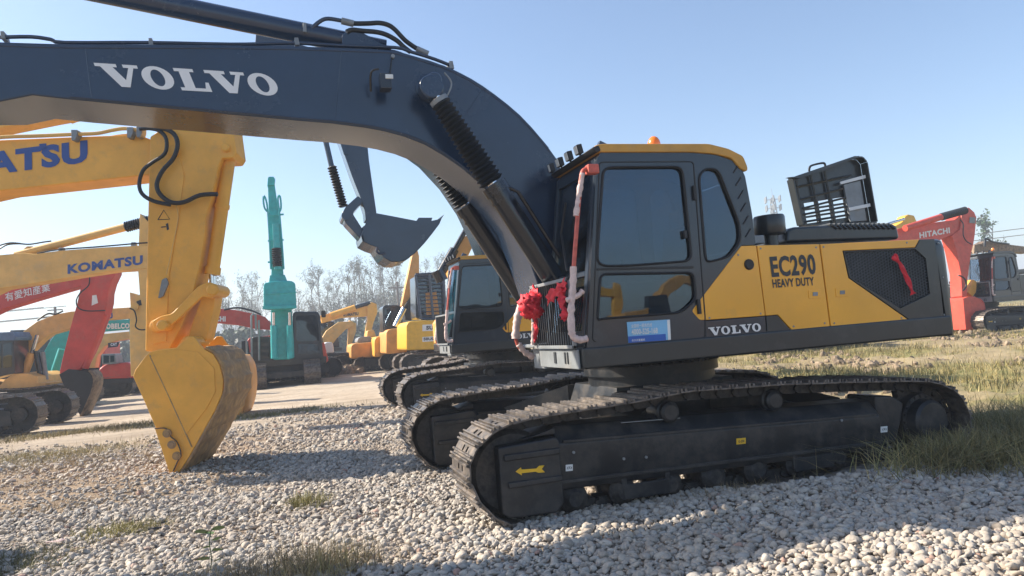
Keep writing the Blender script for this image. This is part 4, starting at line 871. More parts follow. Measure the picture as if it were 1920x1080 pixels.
# ---- red arm
RB = through(160, 778, 12); RBB = PL(RB.c+.3, 12)
rd = thing('excavator', 'faded red excavator arm with white characters and a black bucket, left of the golden arms', 'excavator', tuple(Vector((-12, 26, 0))))
slab('boom', [(-120, 520), (0, 520), (120, 500), (216, 488), (214, 512), (150, 537), (60, 563), (0, 581), (-120, 640)], PL(RBB.c+.05, 12), .5, M_RED, rd, .02)
slab('stick', [(158, 500), (216, 496), (216, 513), (207, 532), (202, 550), (201, 568), (197, 584), (185, 617), (177, 640), (166, 664), (152, 690), (140, 697), (111, 701), (117, 672), (128, 628), (136, 598), (144, 570), (148, 552), (152, 535)], RBB, .48, M_RED, rd, .02)
hose('hydraulic_hose', [(168, 519), (166, 535), (150, 550), (143, 565), (148, 578), (165, 583), (197, 582)], PL(RBB.c-.1, 12), .018, M_RUB, rd)
slab('sticker', [(173, 554), (181, 553), (184, 568), (172, 573)], RBB, .006, M_WHITE, rd, 0, -.008)
MB().cyl(PL(RBB.c+.1, 12).at(196, 590), PL(RBB.c+.1, 12).at(160, 690), .10).build('bucket_cylinder', M_RED, rd)
side = [(111, 702), (128, 692), (148, 694), (165, 696), (172, 704), (174, 716), (171, 730), (165, 746), (157, 764), (150, 779), (143, 768), (134, 750), (119, 722)]
bucket(rd, RB, side, 3, 9, .6, M_BLACK, M_RUST, 5, .01)
letters('owner_lettering', '有愛知産業', PL(RBB.c+.05, 12), (11, 566), (95, 546), (9, 550), M_WHITE, rd, -.004, .01)
house_left(rd, PL(RB.c-.7, 12), -17.5, M_RED)
# ---- golden machine with its cylinder showing, low at the left
S1 = through(136, 769, 8); SB1 = PL(S1.c+1.2, 8)
s1 = thing('excavator', 'golden excavator low at the left edge, arched boom behind the red arm', 'excavator', tuple(Vector((-9, 28.5, 0))))
slab('boom', [(9, 702), (11, 686), (28, 649), (44, 621), (69, 603), (102, 590), (133, 584), (185, 580), (246, 576), (250, 594), (241, 597), (185, 601), (160, 606), (128, 617), (93, 627), (78, 638), (66, 650), (56, 660), (37, 688), (20, 703)], SB1, .5, M_KOM2, s1, .02)
slab('stick', [(243, 548), (256, 552), (262, 575), (264, 660), (256, 690), (246, 690), (246, 600)], SB1, .4, M_KOM2, s1, .015)
cp = PL(SB1.c-.25, 8); c_ = MB().cyl(cp.at(38, 722), cp.at(60, 662), .13).build('boom_cylinder', M_KOM2, s1); MB().cyl(cp.at(58, 668), cp.at(70, 628), .06).build('piston_rod', M_CHROME, c_)
c_ = MB().cyl(cp.at(78, 712), cp.at(68, 658), .10).build('boom_cylinder', M_BLACKP, s1); MB().cyl(cp.at(87, 712), cp.at(80, 660), .07).build('hose_bundle', M_GREY, s1)
slab('platform', [(-40, 715), (0, 722), (9, 712), (25, 701), (52, 700), (70, 706), (72, 718), (88, 718), (84, 724), (70, 730), (0, 735), (-40, 735)], PL(S1.c+.3, 8), 2.2, M_KOM2, s1, .02)
cbq = [(-40, 640), (26, 634), (27, 700), (-40, 715)]; c_ = slab('cab', cbq, PL(S1.c+.2, 8), 1.0, M_CAB, s1, .02); slab('cab_roof', [(-42, 625), (24, 622), (30, 632), (28, 638), (-42, 641)], PL(S1.c+.1, 8), 1.2, mat('blue_roof', (.10, .20, .33), .5), c_, .02)
slab('window', [(-38, 646), (2, 644), (2, 690), (-38, 698)], PL(S1.c+.18, 8), .03, M_GLASS, c_, 0); slab('window', [(6, 644), (22, 642), (22, 688), (6, 690)], PL(S1.c+.18, 8), .03, M_GLASS, c_, 0)
o_ = S1.at(136, 769); cx1 = o_.dot(S1.t)
def crawl_pair(root, pl, x1, L=4.6, Wd=2.2, w=.6, y0=0, H=.9, step=.22, z=0):
    O = pl.n*pl.c+Vector((0, 0, z)); fr = lambda v: O+pl.t*v[0]+pl.n*v[1]+Vector((0, 0, v[2]))
    for k in (y0, y0+Wd): crawler(root, fr, x1-L, x1, k, w, H, step)
crawl_pair(s1, S1, cx1)
hose('hydraulic_hose', [(70, 601), (82, 592), (92, 588), (104, 589), (118, 583)], SB1, .03, M_RUB, s1)
letters('maker_lettering', 'KOMATSU', SB1, (145, 603), (212, 597), (144, 592), M_BLUEL, s1, -.006, .05)
# ---- teal machine behind
T1 = PL(S1.c+4.2, 6); T1.c = S1.c+3.6
t1 = thing('excavator', 'teal excavator boom with white lettering at the left, mostly hidden behind the red arm', 'excavator', tuple(Vector((-8, 33, 0))))
slab('boom', [(86, 700), (80, 664), (92, 642), (104, 625), (128, 612), (160, 603), (185, 599), (246, 599), (246, 617), (185, 622), (165, 624), (140, 640), (122, 662), (108, 690)], T1, .5, M_TEAL, t1, .02)
slab('stick', [(240, 595), (262, 600), (268, 700), (250, 702)], T1, .4, M_TEAL, t1, .015)
cy_ = PL(T1.c-.3, 6); MB().cyl(cy_.at(98, 712), cy_.at(117, 655), .14).build('boom_cylinder', M_TEAL, t1)
letters('maker_lettering', 'KOBELCO', T1, (192, 617.5), (243, 616), (192, 607), M_WHITE, t1, -.006, .05)
g_ = PL(T1.c-1, 6); house_left(t1, g_, T1.at(100, 700).dot(g_.t)-.2, M_TEAL)
# ---- brown yellow machine
C1 = PL(T1.c+5, 4)
c1 = thing('excavator', 'dusty tan excavator boom low behind the teal one, black badge on its side', 'excavator', tuple(Vector((-5, 38, 0))))
slab('boom', [(175, 628), (246, 621), (262, 628), (262, 640), (241, 636), (215, 640), (196, 650), (182, 668), (178, 690), (160, 690), (162, 650)], C1, .5, M_KOM2, c1, .02)
slab('badge', [(203, 643), (225, 641), (221, 650), (203, 652)], PL(C1.c, 4), .03, M_DKL, c1, 0, -.04); letters('maker_lettering', 'CAT', C1, (208, 649), (220, 648), (208, 643.5), M_WHITE, c1, -.05, .05)
slab('rear_body', [(198, 690), (210, 682), (250, 678), (262, 684), (262, 708), (200, 709)], C1, 2.4, M_RED, c1, .1, -1)
slab('lower_frame', [(200, 709), (262, 707), (262, 716), (205, 718)], C1, 2.2, M_BLACK, c1, .03, -1)
q = PL(C1.c-1, 4); crawl_pair(c1, q, q.at(250, 715).dot(q.t), z=0)
c_ = slab('cab', roundrect([(190, 664), (216, 663), (218, 682), (192, 684)], 3), PL(C1.c-1.4, 4), 1.0, M_GREY, c1, .03); slab('window', [(194, 667), (204, 667), (204, 680), (194, 681)], PL(C1.c-1.42, 4), .03, M_GLASS, c_, 0); slab('window', [(207, 667), (214, 667), (214, 678), (207, 679)], PL(C1.c-1.42, 4), .03, M_GLASS, c_, 0)
# ---- dark cab with red body between the arms
r2 = thing('excavator', 'small red excavator with a dark glass cab, right of the black bucket and behind it', 'excavator', tuple(Vector((-5.5, 30, 0))))
Q1 = through(205, 740, 8)
c_ = slab('cab', roundrect([(152, 700), (150, 672), (158, 650), (176, 644), (188, 648), (191, 700)], 5), Q1, 1.1, M_CAB, r2, .03, .3)
slab('window', roundrect([(160, 694), (158, 672), (164, 655), (174, 652), (178, 694)], 4), Q1, .03, M_GLASS, c_, 0, .28)
slab('body', [(184, 652), (190, 640), (193, 690), (205, 692), (206, 716), (150, 720), (150, 702), (186, 700)], Q1, 2.0, M_RED, r2, .04, .3)
crawl_pair(r2, Q1, Q1.at(215, 735).dot(Q1.t), L=3.6, Wd=1.9, w=.5, H=.75)
hose('handrail', [(186, 690), (189, 650), (183, 641), (172, 642)], PL(Q1.c-.05, 8), .03, M_REDP, r2)
# ---- golden boom tip high at the left edge
Y0 = PL(15.5, 12); y0_ = thing('excavator', 'golden excavator boom whose tip shows high at the left edge, above the blue lettering', 'excavator', tuple(Vector((-12, 19, 0))))
slab('boom', [(-160, 235), (-60, 214), (0, 208), (60, 205), (120, 209), (135, 214), (90, 222), (0, 240), (-60, 258), (-160, 300)], Y0, .5, M_KOM, y0_, .02)
slab('stick', [(100, 180), (130, 185), (140, 214), (118, 222), (96, 210)], PL(15.55, 12), .4, M_KOM, y0_, .01)
house_left(y0_, PL(14.6, 12), -19.0, M_KOM)

# ================================================================ teal machine, head on
TQ = through(530, 726, 0); TF = TQ
t2_ = thing('excavator', 'teal excavator seen head on with its boom and bucket raised straight up', 'excavator', tuple(TQ.at(535, 726)*1.0))
def tslab(n, P, dy, t, m, par, bv=.02, **k): return slab(n, P, PL(TF.c+dy), t, m, par, bv, **k)
O = TF.at(535, 722); O.z = 0
fr = lambda v: O+Vector((v[1], v[0], v[2]))     # crawler runs away from the camera
for yy in (-1.28, .72):
    crawler(t2_, fr, 0, 4.4, yy, .62, .95, .22)
b = MB(); b.box(O+Vector((0, 2.1, .62)), (2.0, 1.8, .5)); b.box(O+Vector((0, .6, .45)), (1.5, .3, .25)); b.build('centre_frame', M_FRAME, t2_, .03)
tslab('platform', [(472, 676), (612, 668), (612, 680), (472, 690)], .9, 3.4, M_CHAR, t2_)
cb = tslab('cab', roundrect([(550, 676), (549, 588), (553, 584), (596, 584), (601, 592), (604, 642), (607, 676)], 4, 2), .9, 1.6, M_CAB, t2_, .04)
tslab('windscreen', roundrect([(556, 640), (555, 592), (594, 591), (599, 640)], 4, 2), .87, .03, M_GLASS, cb, 0)
tslab('lower_window', roundrect([(559, 664), (558, 645), (597, 645), (600, 663)], 3, 2), .87, .03, M_GLASS, cb, 0)
tslab('body', [(562, 679), (572, 671), (603, 668), (604, 642), (608, 642), (616, 676), (612, 680)], 1.0, 3.0, M_HIT, t2_, .03)
tslab('mirror', roundrect([(602, 582), (611, 583), (611, 595), (603, 595)], 2, 2), .8, .08, M_BLACK, cb, .01)
tslab('tool_box', roundrect([(473, 676), (473, 632), (505, 630), (507, 676)], 3, 2), 1.0, 3.0, M_CHAR, t2_, .03)
for x0_, y0__ in ((476, 636), (476, 650), (476, 662)): tslab('box_louvre', [(x0_, y0__), (x0_+28, y0__-1), (x0_+28, y0__+5), (x0_, y0__+6)], .96, .04, M_BLACK, t2_, .005)
b = MB(); p = PL(TF.c+.9)
for pts in ([(472, 676), (471, 592), (474, 589), (479, 590), (480, 620)], [(486, 676), (485, 600)], [(452, 672), (451, 640), (462, 638), (463, 672)]): b.tube(p.pts(pts), .045, 6)
b.build('handrail', M_GREY, t2_, 0)
tslab('precleaner', roundrect([(449, 668), (450, 640), (464, 638), (468, 668)], 3, 2), 3.0, .6, M_BLACK, t2_, .04)
tslab('rear_body', [(448, 690), (448, 664), (474, 660), (474, 690)], 2.4, 1.4, M_CHAR, t2_, .04)
tslab('boom', [(508, 672), (507, 640), (508, 578), (511, 548), (516, 540), (544, 542), (547, 578), (551, 640), (552, 670), (542, 674), (516, 675)], .6, .9, M_TEAL, t2_, .03)
for x in (513, 543):
    q = PL(TF.c+.35); c_ = MB().cyl(q.at(x+1, 672), q.at(x, 610), .12).build('boom_cylinder', M_TEAL, t2_); MB().cyl(q.at(x, 612), q.at(x, 586), .06).build('piston_rod', M_CHROME, c_)
bo = tslab('bucket', roundrect([(494, 576), (494, 531), (512, 527), (546, 526), (554, 531), (556, 575), (548, 579), (500, 580)], 5, 3), -.35, .85, M_TEAL, t2_, .05)
tslab('bucket_lip', [(492, 574), (556, 572), (556, 578), (493, 580)], -.42, .1, M_TEAL, bo, .01)
tslab('bucket_rib', [(494, 550), (556, 547), (556, 549), (494, 552)], -.38, .04, M_TEAL, bo, .005)
st_ = tslab('stick', [(507, 540), (509, 505), (506, 450), (504, 400), (502, 345), (503, 336), (513, 335), (515, 345), (523, 400), (528, 450), (531, 505), (534, 540)], .0, .6, M_TEAL, t2_, .02)
tslab('stick_bracket', [(501, 348), (502, 333), (505, 331), (513, 331), (516, 336), (514, 347)], -.1, .5, M_TEAL, st_, .02)
tslab('stick_bracket', [(506, 516), (534, 515), (540, 530), (538, 545), (508, 545), (504, 530)], -.15, .5, M_TEAL, st_, .02)
q = PL(TF.c-.2); c_ = MB().cyl(q.at(521, 505), q.at(517, 420), .13).build('bucket_cylinder', M_TEAL, t2_); pts, rs = bellows(q.at(520, 500), q.at(518, 465), .17, 9, .15); MB().tube(pts, rs, 12).build('bellows', M_RUB, c_, 0, 20)
b = MB()
for P in ([(506, 400), (497, 392), (494, 378), (495, 367), (501, 385), (505, 440), (508, 505)], [(522, 400), (527, 390), (525, 368), (521, 372), (524, 400), (529, 460), (532, 505)]): b.tube(smoothpts(q.pts(P), 3), .04, 6)
b.build('hydraulic_hose', M_TEAL, st_, 0)
for yy in (402, 450, 490): tslab('pipe_clamp', [(502, yy), (532, yy-2), (532, yy+1), (502, yy+3)], -.22, .1, M_TEAL, st_, .01)

# ================================================================ row of golden machines between the teal one and the dark one
def body_from(root, P, base, dep, m, z=0, nm='counterweight'):
    return slab(nm, roundrect(P, 5, 3), base, dep, m, root, .06)
def rear_machine(label, gx, gy, P, m, trk, a=0, L=3.8, dep=2.6, H=.85):
    pl = through(gx, gy, a); r = thing('excavator', label, 'excavator', tuple(pl.at(gx, gy)))
    o = body_from(r, P, PL(pl.c+.1, a), dep, m)
    crawl_pair(r, PL(pl.c-.1, a), pl.at(*trk).dot(pl.t)+L, L=L, Wd=2.1, w=.55, H=H)
    MB().cyl(pl.at(*trk)+pl.t*(L/2)+pl.n*1.3-Vector((0, 0, pl.at(*trk).z-.6)), pl.at(*trk)+pl.t*(L/2)+pl.n*1.3-Vector((0, 0, pl.at(*trk).z-1.15)), .6, n=24).build('slew_ring', M_CHAR, r)
    return r, pl, o
a1, p1, o1 = rear_machine('bright yellow excavator with rounded counterweight and barred cab, left of the dark cab', 800, 700, [(762, 657), (762, 608), (768, 602), (840, 599), (870, 598), (870, 652), (840, 655)], M_SUK, (752, 700))
letters('rear_lettering', 'SUKUT', PL(p1.c+.1), (799, 618.5), (836, 617), (799, 611), M_DKL, o1, -.006, .05)
slab('rear_sticker', [(792, 609), (836, 607), (836, 619), (792, 621)], PL(p1.c+.1), .01, M_WHITE, o1, 0, -.004); slab('rear_sticker', [(792, 632), (822, 630), (822, 639), (792, 641)], PL(p1.c+.1), .01, M_WHITE, o1, 0, -.004)
letters('rear_lettering', 'S0U03', PL(p1.c+.1), (794, 638.5), (818, 637.5), (794, 633), M_DKL, o1, -.008, .04)
cp_ = PL(p1.c+.3); b = MB()
for P in ([(779, 515), (789, 598)], [(831, 512), (836, 597)], [(779, 515), (831, 512)], [(789, 598), (836, 597)], [(805, 513), (812, 598)]): b.tube(cp_.pts(P), .06, 6)
for i in range(11): b.tube(cp_.pts([(780+i*.9, 520+i*7.2), (831+i*.4, 517+i*7.3)]), .022, 5)
cg = b.build('cab_guard', M_BLUE, a1, 0)
cb = slab('cab', roundrect([(780, 598), (778, 517), (831, 514), (838, 597)], 4, 2), PL(p1.c+.55), 1.3, M_CAB, a1, .04)
slab('cab_window', roundrect([(786, 590), (784, 524), (827, 521), (832, 589)], 4, 2), PL(p1.c+.51), .04, M_GLASS, cb, 0)
slab('cab_seat', [(800, 592), (798, 550), (818, 545), (824, 590)], PL(p1.c+.47), .03, M_ORG, cb, 0)
bq = PL(p1.c+3.2); slab('boom', [(753, 573), (760, 540), (773, 479), (783, 469), (786, 480), (786, 513), (776, 540), (762, 583)], bq, .5, M_ORG, a1, .02)
MB().cyl(PL(p1.c+2.9).at(741, 612), PL(p1.c+2.9).at(758, 578), .13).build('boom_cylinder', M_CHROME, a1)
slab('boom_base', [(760, 600), (757, 575), (776, 548), (784, 560), (782, 600)], PL(p1.c+3.1), .6, M_BLACK, a1, .03)
a2, p2, o2 = rear_machine('orange excavator with a plain rounded orange counterweight, beside the yellow one', 748, 697, [(724, 664), (724, 622), (730, 617), (764, 614), (764, 661)], M_ORG, (742, 697))
slab('rear_sticker', [(752, 635), (758, 634.5), (758, 639), (752, 639.5)], PL(p2.c+.1), .01, M_WHITE, o2, 0, -.004)
cb = slab('cab', roundrect([(719, 625), (717, 576), (722, 572), (752, 572), (757, 612), (757, 622)], 3, 2), PL(p2.c+1.2), 1.3, M_CAB, a2, .04); slab('cab_window', [(722, 612), (721, 580), (733, 578), (734, 612)], PL(p2.c+1.17), .04, M_GLASS, cb, 0)
a3, p3, o3 = rear_machine('orange excavator whose narrow counterweight shows between two other orange machines', 716, 696, [(702, 670), (702, 636), (707, 631), (725, 629), (725, 668)], M_KOM, (712, 696))
a4, p4, o4 = rear_machine('low tan excavator with a grey engine cover, leftmost of the orange row', 684, 697, [(658, 673), (658, 648), (664, 644), (703, 641), (703, 671)], M_ORG, (664, 697), H=.75)
slab('engine_cover', roundrect([(669, 643), (671, 634), (678, 631), (696, 631), (699, 641)], 3, 2), PL(p4.c+.4), 1.4, M_GREY, a4, .04)
slab('cab', roundrect([(688, 632), (689, 620), (701, 618), (706, 632)], 2, 2), PL(p4.c+1.6), .9, M_KOM2, a4, .03)
# third set of dark machines' neighbour: an orange boom and black cylinder above the second cab roof
n1 = thing('excavator', 'excavator behind the dark cab roof, tan boom and black cylinder rising over it', 'excavator', tuple(PL(19).at(860, 700)))
q = PL(19.0); slab('boom', [(838, 482), (868, 446), (884, 436), (890, 455), (878, 480), (860, 505), (845, 520)], q, .5, M_ORG, n1, .02)
c_ = MB().cyl(q.at(822, 520), q.at(852, 468), .13).build('stick_cylinder', M_BLACKP, n1); MB().cyl(q.at(850, 472), q.at(879, 421), .07).build('piston_rod', M_BLACKP, c_)
MB().cyl(q.at(820, 507), q.at(829, 527), .17).build('mirror', M_BLACKP, n1)
house_left(n1, PL(18.4), q.at(900, 600).dot(q.t)+2.5, M_ORG)
# ---- pair of golden booms far off
e1 = thing('excavator', 'far golden excavator pair end, its folded arm standing higher, before the trees', 'excavator', tuple(PL(46).at(650, 680)))
e1['label'] = 'far golden excavator with a thin black rod over its folded boom'
q = PL(46.0)
slab('boom', [(600, 592), (640, 582), (672, 577), (690, 572), (704, 572), (707, 580), (702, 592), (640, 596), (604, 606)], q, .6, M_KOM, e1, .03)
slab('stick', [(688, 575), (697, 566), (706, 570), (708, 585), (700, 606), (694, 632), (684, 632), (689, 600)], PL(45.9), .5, M_KOM, e1, .03)
MB().cyl(q.at(664, 577), q.at(694, 568), .12).build('stick_cylinder', M_BLACKP, e1); MB().cyl(q.at(620, 592), q.at(666, 577), .2).build('cylinder_barrel', M_KOM, e1)
letters('maker_lettering', 'KOMATSU', q, (644, 594), (672, 591), (644, 588), M_DKL, e1, -.01, .05)
house_left(e1, PL(44.8), q.at(606, 640).dot(q.t)+1.0, M_KOM)
e2 = thing('excavator', 'far golden excavator with a bent boom, just right of the teal machine', 'excavator', tuple(PL(41).at(640, 690)))
q = PL(41.0)
slab('boom', [(600, 640), (612, 620), (634, 604), (660, 602), (664, 610), (648, 618), (632, 634), (616, 655), (604, 660)], q, .6, M_KOM2, e2, .03)
slab('stick', [(655, 600), (668, 606), (668, 620), (658, 650), (652, 648)], PL(41.1), .5, M_KOM2, e2, .03)
slab('counterweight', roundrect([(606, 662), (606, 646), (612, 641), (624, 642), (627, 662)], 3, 2), PL(38.0), 1.6, M_WHITE, e2, .05)
crawl_pair(e2, PL(37.5), PL(37.5).at(662, 694).dot(q.t), L=4.0)
slab('platform', [(604, 664), (664, 660), (664, 668), (604, 672)], PL(37.8), 2.2, M_FRAME, e2, .03)
# ---- far red boom behind the teal machine
h1 = thing('excavator', 'red excavator behind the teal machine, its level boom lettered in white', 'excavator', tuple(PL(33).at(440, 700)))
q = PL(33.5, 0)
slab('boom', [(300, 582), (380, 578), (400, 578), (440, 581), (480, 589), (497, 594), (508, 606), (509, 618), (480, 617), (450, 610), (410, 606), (300, 612)], q, .5, M_RED, h1, .03)
letters('maker_lettering', 'HITACHI', q, (378, 602), (423, 603), (378, 592), M_WHITE, h1, -.006, .05)
hose('hydraulic_hose', [(420, 581), (445, 577), (470, 582), (490, 590)], PL(33.3), .04, M_RUB, h1)
slab('stick', [(296, 575), (315, 575), (318, 620), (310, 690), (300, 690), (296, 610)], q, .45, M_RED, h1, .02)
house_left(h1, PL(34.0), q.at(612, 640).dot(q.t), M_RED)

# ---- two machines across the yard, behind the photographer (they mirror in the door glass)
for k_, (ox, oy, lb, mm_) in enumerate(((17.0, -34, 'golden excavator across the yard behind the camera, nearest the gate', M_KOM), (24.5, -34, 'orange excavator across the yard behind the camera, mirrored low in the door window', M_ORG), (32.5, -35, 'red excavator across the yard behind the camera', M_RED), (40.5, -35, 'yellow excavator farthest along the row behind the camera', M_SUK))):
    mz = thing('excavator', lb, 'excavator', (ox, oy, 0)); pq = PL(oy, 0); house_left(mz, pq, ox, mm_)
    A_ = [(ox-1.2, 1.3), (ox+.3, 3.6), (ox+1.6, 4.3), (ox+4.5, 3.6), (ox+4.5, 3.0), (ox+1.8, 3.6), (ox+.9, 3.0), (ox-.6, 1.3)]
    MB().prism([Vector((x, oy+.9, z)) for x, z in A_], [Vector((x, oy+1.4, z)) for x, z in A_]).build('boom', mm_, mz, .02)
    A_ = [(ox+4.2, 4.2), (ox+4.8, 4.0), (ox+4.6, 1.4), (ox+4.2, 1.4)]; MB().prism([Vector((x, oy+.95, z)) for x, z in A_], [Vector((x, oy+1.35, z)) for x, z in A_]).build('stick', mm_, mz, .02)
    A_ = [(ox+3.6, 1.5), (ox+4.7, 1.6), (ox+5.1, 1.0), (ox+4.6, .2), (ox+3.9, .0), (ox+3.7, .8)]; MB().prism([Vector((x, oy+.5, z)) for x, z in A_], [Vector((x, oy+1.8, z)) for x, z in A_]).build('bucket', mm_, mz, .04)

# ================================================================ right side
HP_ = PL(20.75)
hr_ = thing('excavator', 'orange-red excavator with white lettering, its bucket on the ground at the right', 'excavator', tuple(HP_.at(1830, 620)))
HB = PL(21.0)
slab('boom', [(1560, 500), (1640, 445), (1687, 428), (1745, 418), (1790, 412), (1802, 402), (1817, 391), (1831, 406), (1829, 420), (1784, 441), (1740, 460), (1690, 478), (1640, 510), (1590, 560)], HB, .5, M_HIT, hr_, .02)
slab('stick', [(1804, 397), (1817, 389), (1827, 398), (1831, 408), (1828, 440), (1825, 459), (1820, 480), (1817, 502), (1814, 530), (1813, 556), (1804, 556), (1802, 513), (1793, 470), (1785, 442), (1800, 430)], PL(20.95), .5, M_HIT, hr_, .015)
c_ = MB().cyl(PL(20.8).at(1697, 428), PL(20.8).at(1764, 407), .12).build('stick_cylinder', M_HIT, hr_); pts, rs = bellows(PL(20.8).at(1764, 407), PL(20.8).at(1811, 394), .13, 14, .14); MB().tube(pts, rs, 14).build('bellows', M_RUB, c_, 0, 20)
side = [(1806, 562), (1815, 556), (1828, 556), (1838, 561), (1845, 570), (1847, 590), (1846, 606), (1843, 622), (1838, 622), (1826, 610), (1812, 588)]
bucket(hr_, HP_, side, 3, 7, 1.2, M_HIT, M_HIT, 5, .01)
slab('bucket_side', [(1806, 560), (1816, 556), (1827, 582), (1840, 620), (1811, 618)], PL(20.7), 1.3, M_HIT, hr_, .01)
letters('maker_lettering', 'HITACHI', HB, (1724, 447), (1781, 437), (1723, 436), M_WHITE, hr_, -.005, .04)
slab('sticker', [(1818, 407), (1829, 408), (1828, 419), (1817, 418)], PL(20.93), .006, M_GREY, hr_, 0, -.01)
hose('hydraulic_hose', [(1800, 412), (1806, 420), (1806, 440), (1812, 452), (1822, 458)], PL(20.8), .02, M_RUB, hr_)
hose('hydraulic_hose', [(1797, 516), (1808, 522), (1812, 535), (1806, 545)], PL(20.8), .03, M_RUB, hr_)
slab('link', [(1815, 548), (1826, 524), (1832, 530), (1830, 548), (1824, 556)], PL(21.1), .3, M_KOM, hr_, .01)
house_left(hr_, PL(20.0), HB.at(1560, 560).dot(HB.t)-.2, M_HIT)
yp = thing('excavator', 'yellow excavator boom end peeping over the dark hood, left of the red boom', 'excavator', tuple(PL(27).at(1700, 600)))
q = PL(27); slab('boom', [(1640, 440), (1676, 425), (1694, 415), (1698, 405), (1704, 402), (1714, 404), (1719, 415), (1716, 421), (1690, 430), (1650, 452)], q, .5, M_SUK, yp, .03)
MB().cyl(q.at(1650, 425), q.at(1695, 411), .07).build('piston_rod', M_CHROME, yp); house_left(yp, PL(26), q.at(1650, 560).dot(q.t)-.5, M_SUK)
# boom and stick of the third dark machine, laid over its cab
q = PL(6.6+17.0)
slab('boom', [(1862, 472), (1864, 455), (1880, 452), (1892, 446), (1912, 450), (1990, 456), (1990, 468), (1900, 466)], PL(24.9), .4, M_RUST, third, .02)
hose('hydraulic_hose', [(1884, 458), (1885, 446), (1890, 443), (1905, 449), (1940, 452)], PL(24.7), .05, M_RUB, third)
px_ribbon('cloth_tail', [(1887, 520), (1892, 530), (1898, 540)], PL(YS+17.0), .14, M_CLOTH, third, -.1)

# ================================================================ trees, mast, poles, hills
def tree_meshes(seed, H, dens, spread, leaf, sz):
    q = random.Random(seed); tr = MB(); tips = []
    def limb(p, d, L, r, lv):
        n = 5; pts = [p]; c = p.copy(); dd = d.copy()
        for i in range(n):
            dd = (dd+Vector((q.uniform(-1, 1), q.uniform(-1, 1), q.uniform(-.3, .6)))*(.10 if lv == 0 else .18)).normalized(); c = c+dd*L/n; pts.append(c.copy())
        tr.tube(pts, [r*(1-.8*i/n) for i in range(n+1)], 6 if lv == 0 else 4, False)
        if lv >= 1: tips.extend(pts[2:])
        if lv < 2:
            m = (14 if lv == 0 else 5)
            for k in range(m):
                t = q.uniform(.22, .98) if lv == 0 else q.uniform(.25, 1); i = min(n-1, int(t*n)); s = pts[i].lerp(pts[i+1], t*n-i)
                az = q.uniform(0, 6.28); up = q.uniform(.5, 1.5) if lv == 0 else q.uniform(.1, .9)
                nd = Vector((math.cos(az)*spread, math.sin(az)*spread, up)).normalized()
                limb(s, nd, L*(q.uniform(.22, .38)*(1.15-t*.55) if lv == 0 else q.uniform(.35, .6)), r*(.36 if lv == 0 else .5), lv+1)
    limb(Vector((0, 0, 0)), Vector((q.uniform(-.04, .04), 0, 1)), H, H*.014, 0)
    nl = int(len(tips)*dens); idx = nr.integers(0, len(tips), nl); T = np.array([tuple(t) for t in tips])
    keep = np.array([noise.noise(Vector(t)*.7) for t in T]) > -.12
    idx = idx[keep[idx]]; C = T[idx]+nr.normal(0, H*.018, (len(idx), 3)); n = len(C)
    A = nr.normal(size=(n, 3)); A /= np.linalg.norm(A, axis=1)[:, None]; B = np.cross(A, nr.normal(size=(n, 3))); B /= np.linalg.norm(B, axis=1)[:, None]
    s = sz*nr.uniform(.6, 1.3, (n, 1)); V = np.stack([C-A*s, C+B*s*.6, C+A*s, C-B*s*.6], 1).reshape(-1, 3); Fq = np.arange(n*4).reshape(-1, 4)
    me = np_mesh('crown', V, Fq, leaf, False)
    tm = bpy.data.meshes.new('trunk'); tm.from_pydata(tr.v, [], tr.f); tm.materials.append(M_BARK); tm.polygons.foreach_set('use_smooth', [True]*len(tm.polygons))
    return tm, me
def np_mesh(name, V, Fq, m, smooth=True):
    me = bpy.data.meshes.new(name); n, k = Fq.shape
    me.vertices.add(len(V)); me.vertices.foreach_set('co', V.astype(np.float32).ravel()); me.loops.add(n*k); me.loops.foreach_set('vertex_index', Fq.astype(np.int32).ravel())
    me.polygons.add(n); me.polygons.foreach_set('loop_start', np.arange(0, n*k, k, dtype=np.int32)); me.polygons.foreach_set('use_smooth', np.full(n, smooth)); me.update(calc_edges=True); me.materials.append(m); return me
def plant_tree(tm, cm, loc, rz, s, label, group, name='poplar_tree'):
    r = thing(name, label, 'tree', loc, group); r.rotation_euler.z = rz; r.scale = (s, s, s)
    for nm, me in (('trunk', tm), ('crown', cm)): o = bpy.data.objects.new(nm, me); COL.objects.link(o); o.parent = r
    return r
POP = [tree_meshes(11+i, 12.0, 6.5, .42, M_LEAF, .10) for i in range(5)]
tops = [(415, 530, 0), (432, 545, 1), (448, 528, 2), (462, 534, 0), (478, 532, 1), (560, 540, 1), (581, 520, 3), (597, 515, 4), (603, 540, 0), (622, 530, 1), (637, 522, 2), (650, 512, 3), (662, 508, 0), (674, 506, 4), (686, 505, 2), (699, 503, 1), (709, 512, 3), (717, 494, 4), (728, 510, 0), (741, 504, 2), (752, 512, 1), (795, 506, 3), (814, 500, 0), (845, 505, 4)]
cnt = {}; ORD = ['first', 'second', 'third', 'fourth', 'fifth', 'sixth', 'seventh', 'eighth', 'ninth', 'tenth', 'eleventh', 'twelfth', 'thirteenth']
for i, (x, y, k) in enumerate(tops):
    D = 118+(i*37 % 23); p = PL(D).at(x, y); H = p.z; b_ = Vector((p.x, p.y, 0))
    near, k0 = ('the teal boom, to its left', 5) if x < 500 else (('the teal boom, to its right', 5) if x < 630 else (('the raised bucket, below it', 9) if x < 770 else ('the barred cab, above it', 21)))
    cnt[near] = cnt.get(near, 0)+1
    plant_tree(POP[k][0], POP[k][1], b_, i*1.3, H/12.0/1.02, 'hazy half-bare poplar near %s, %s from the left' % (near, ORD[cnt[near]-1]), 'hazy poplars in the far row')
GT = tree_meshes(77, 8.0, 7, .9, M_LEAF2, .14)
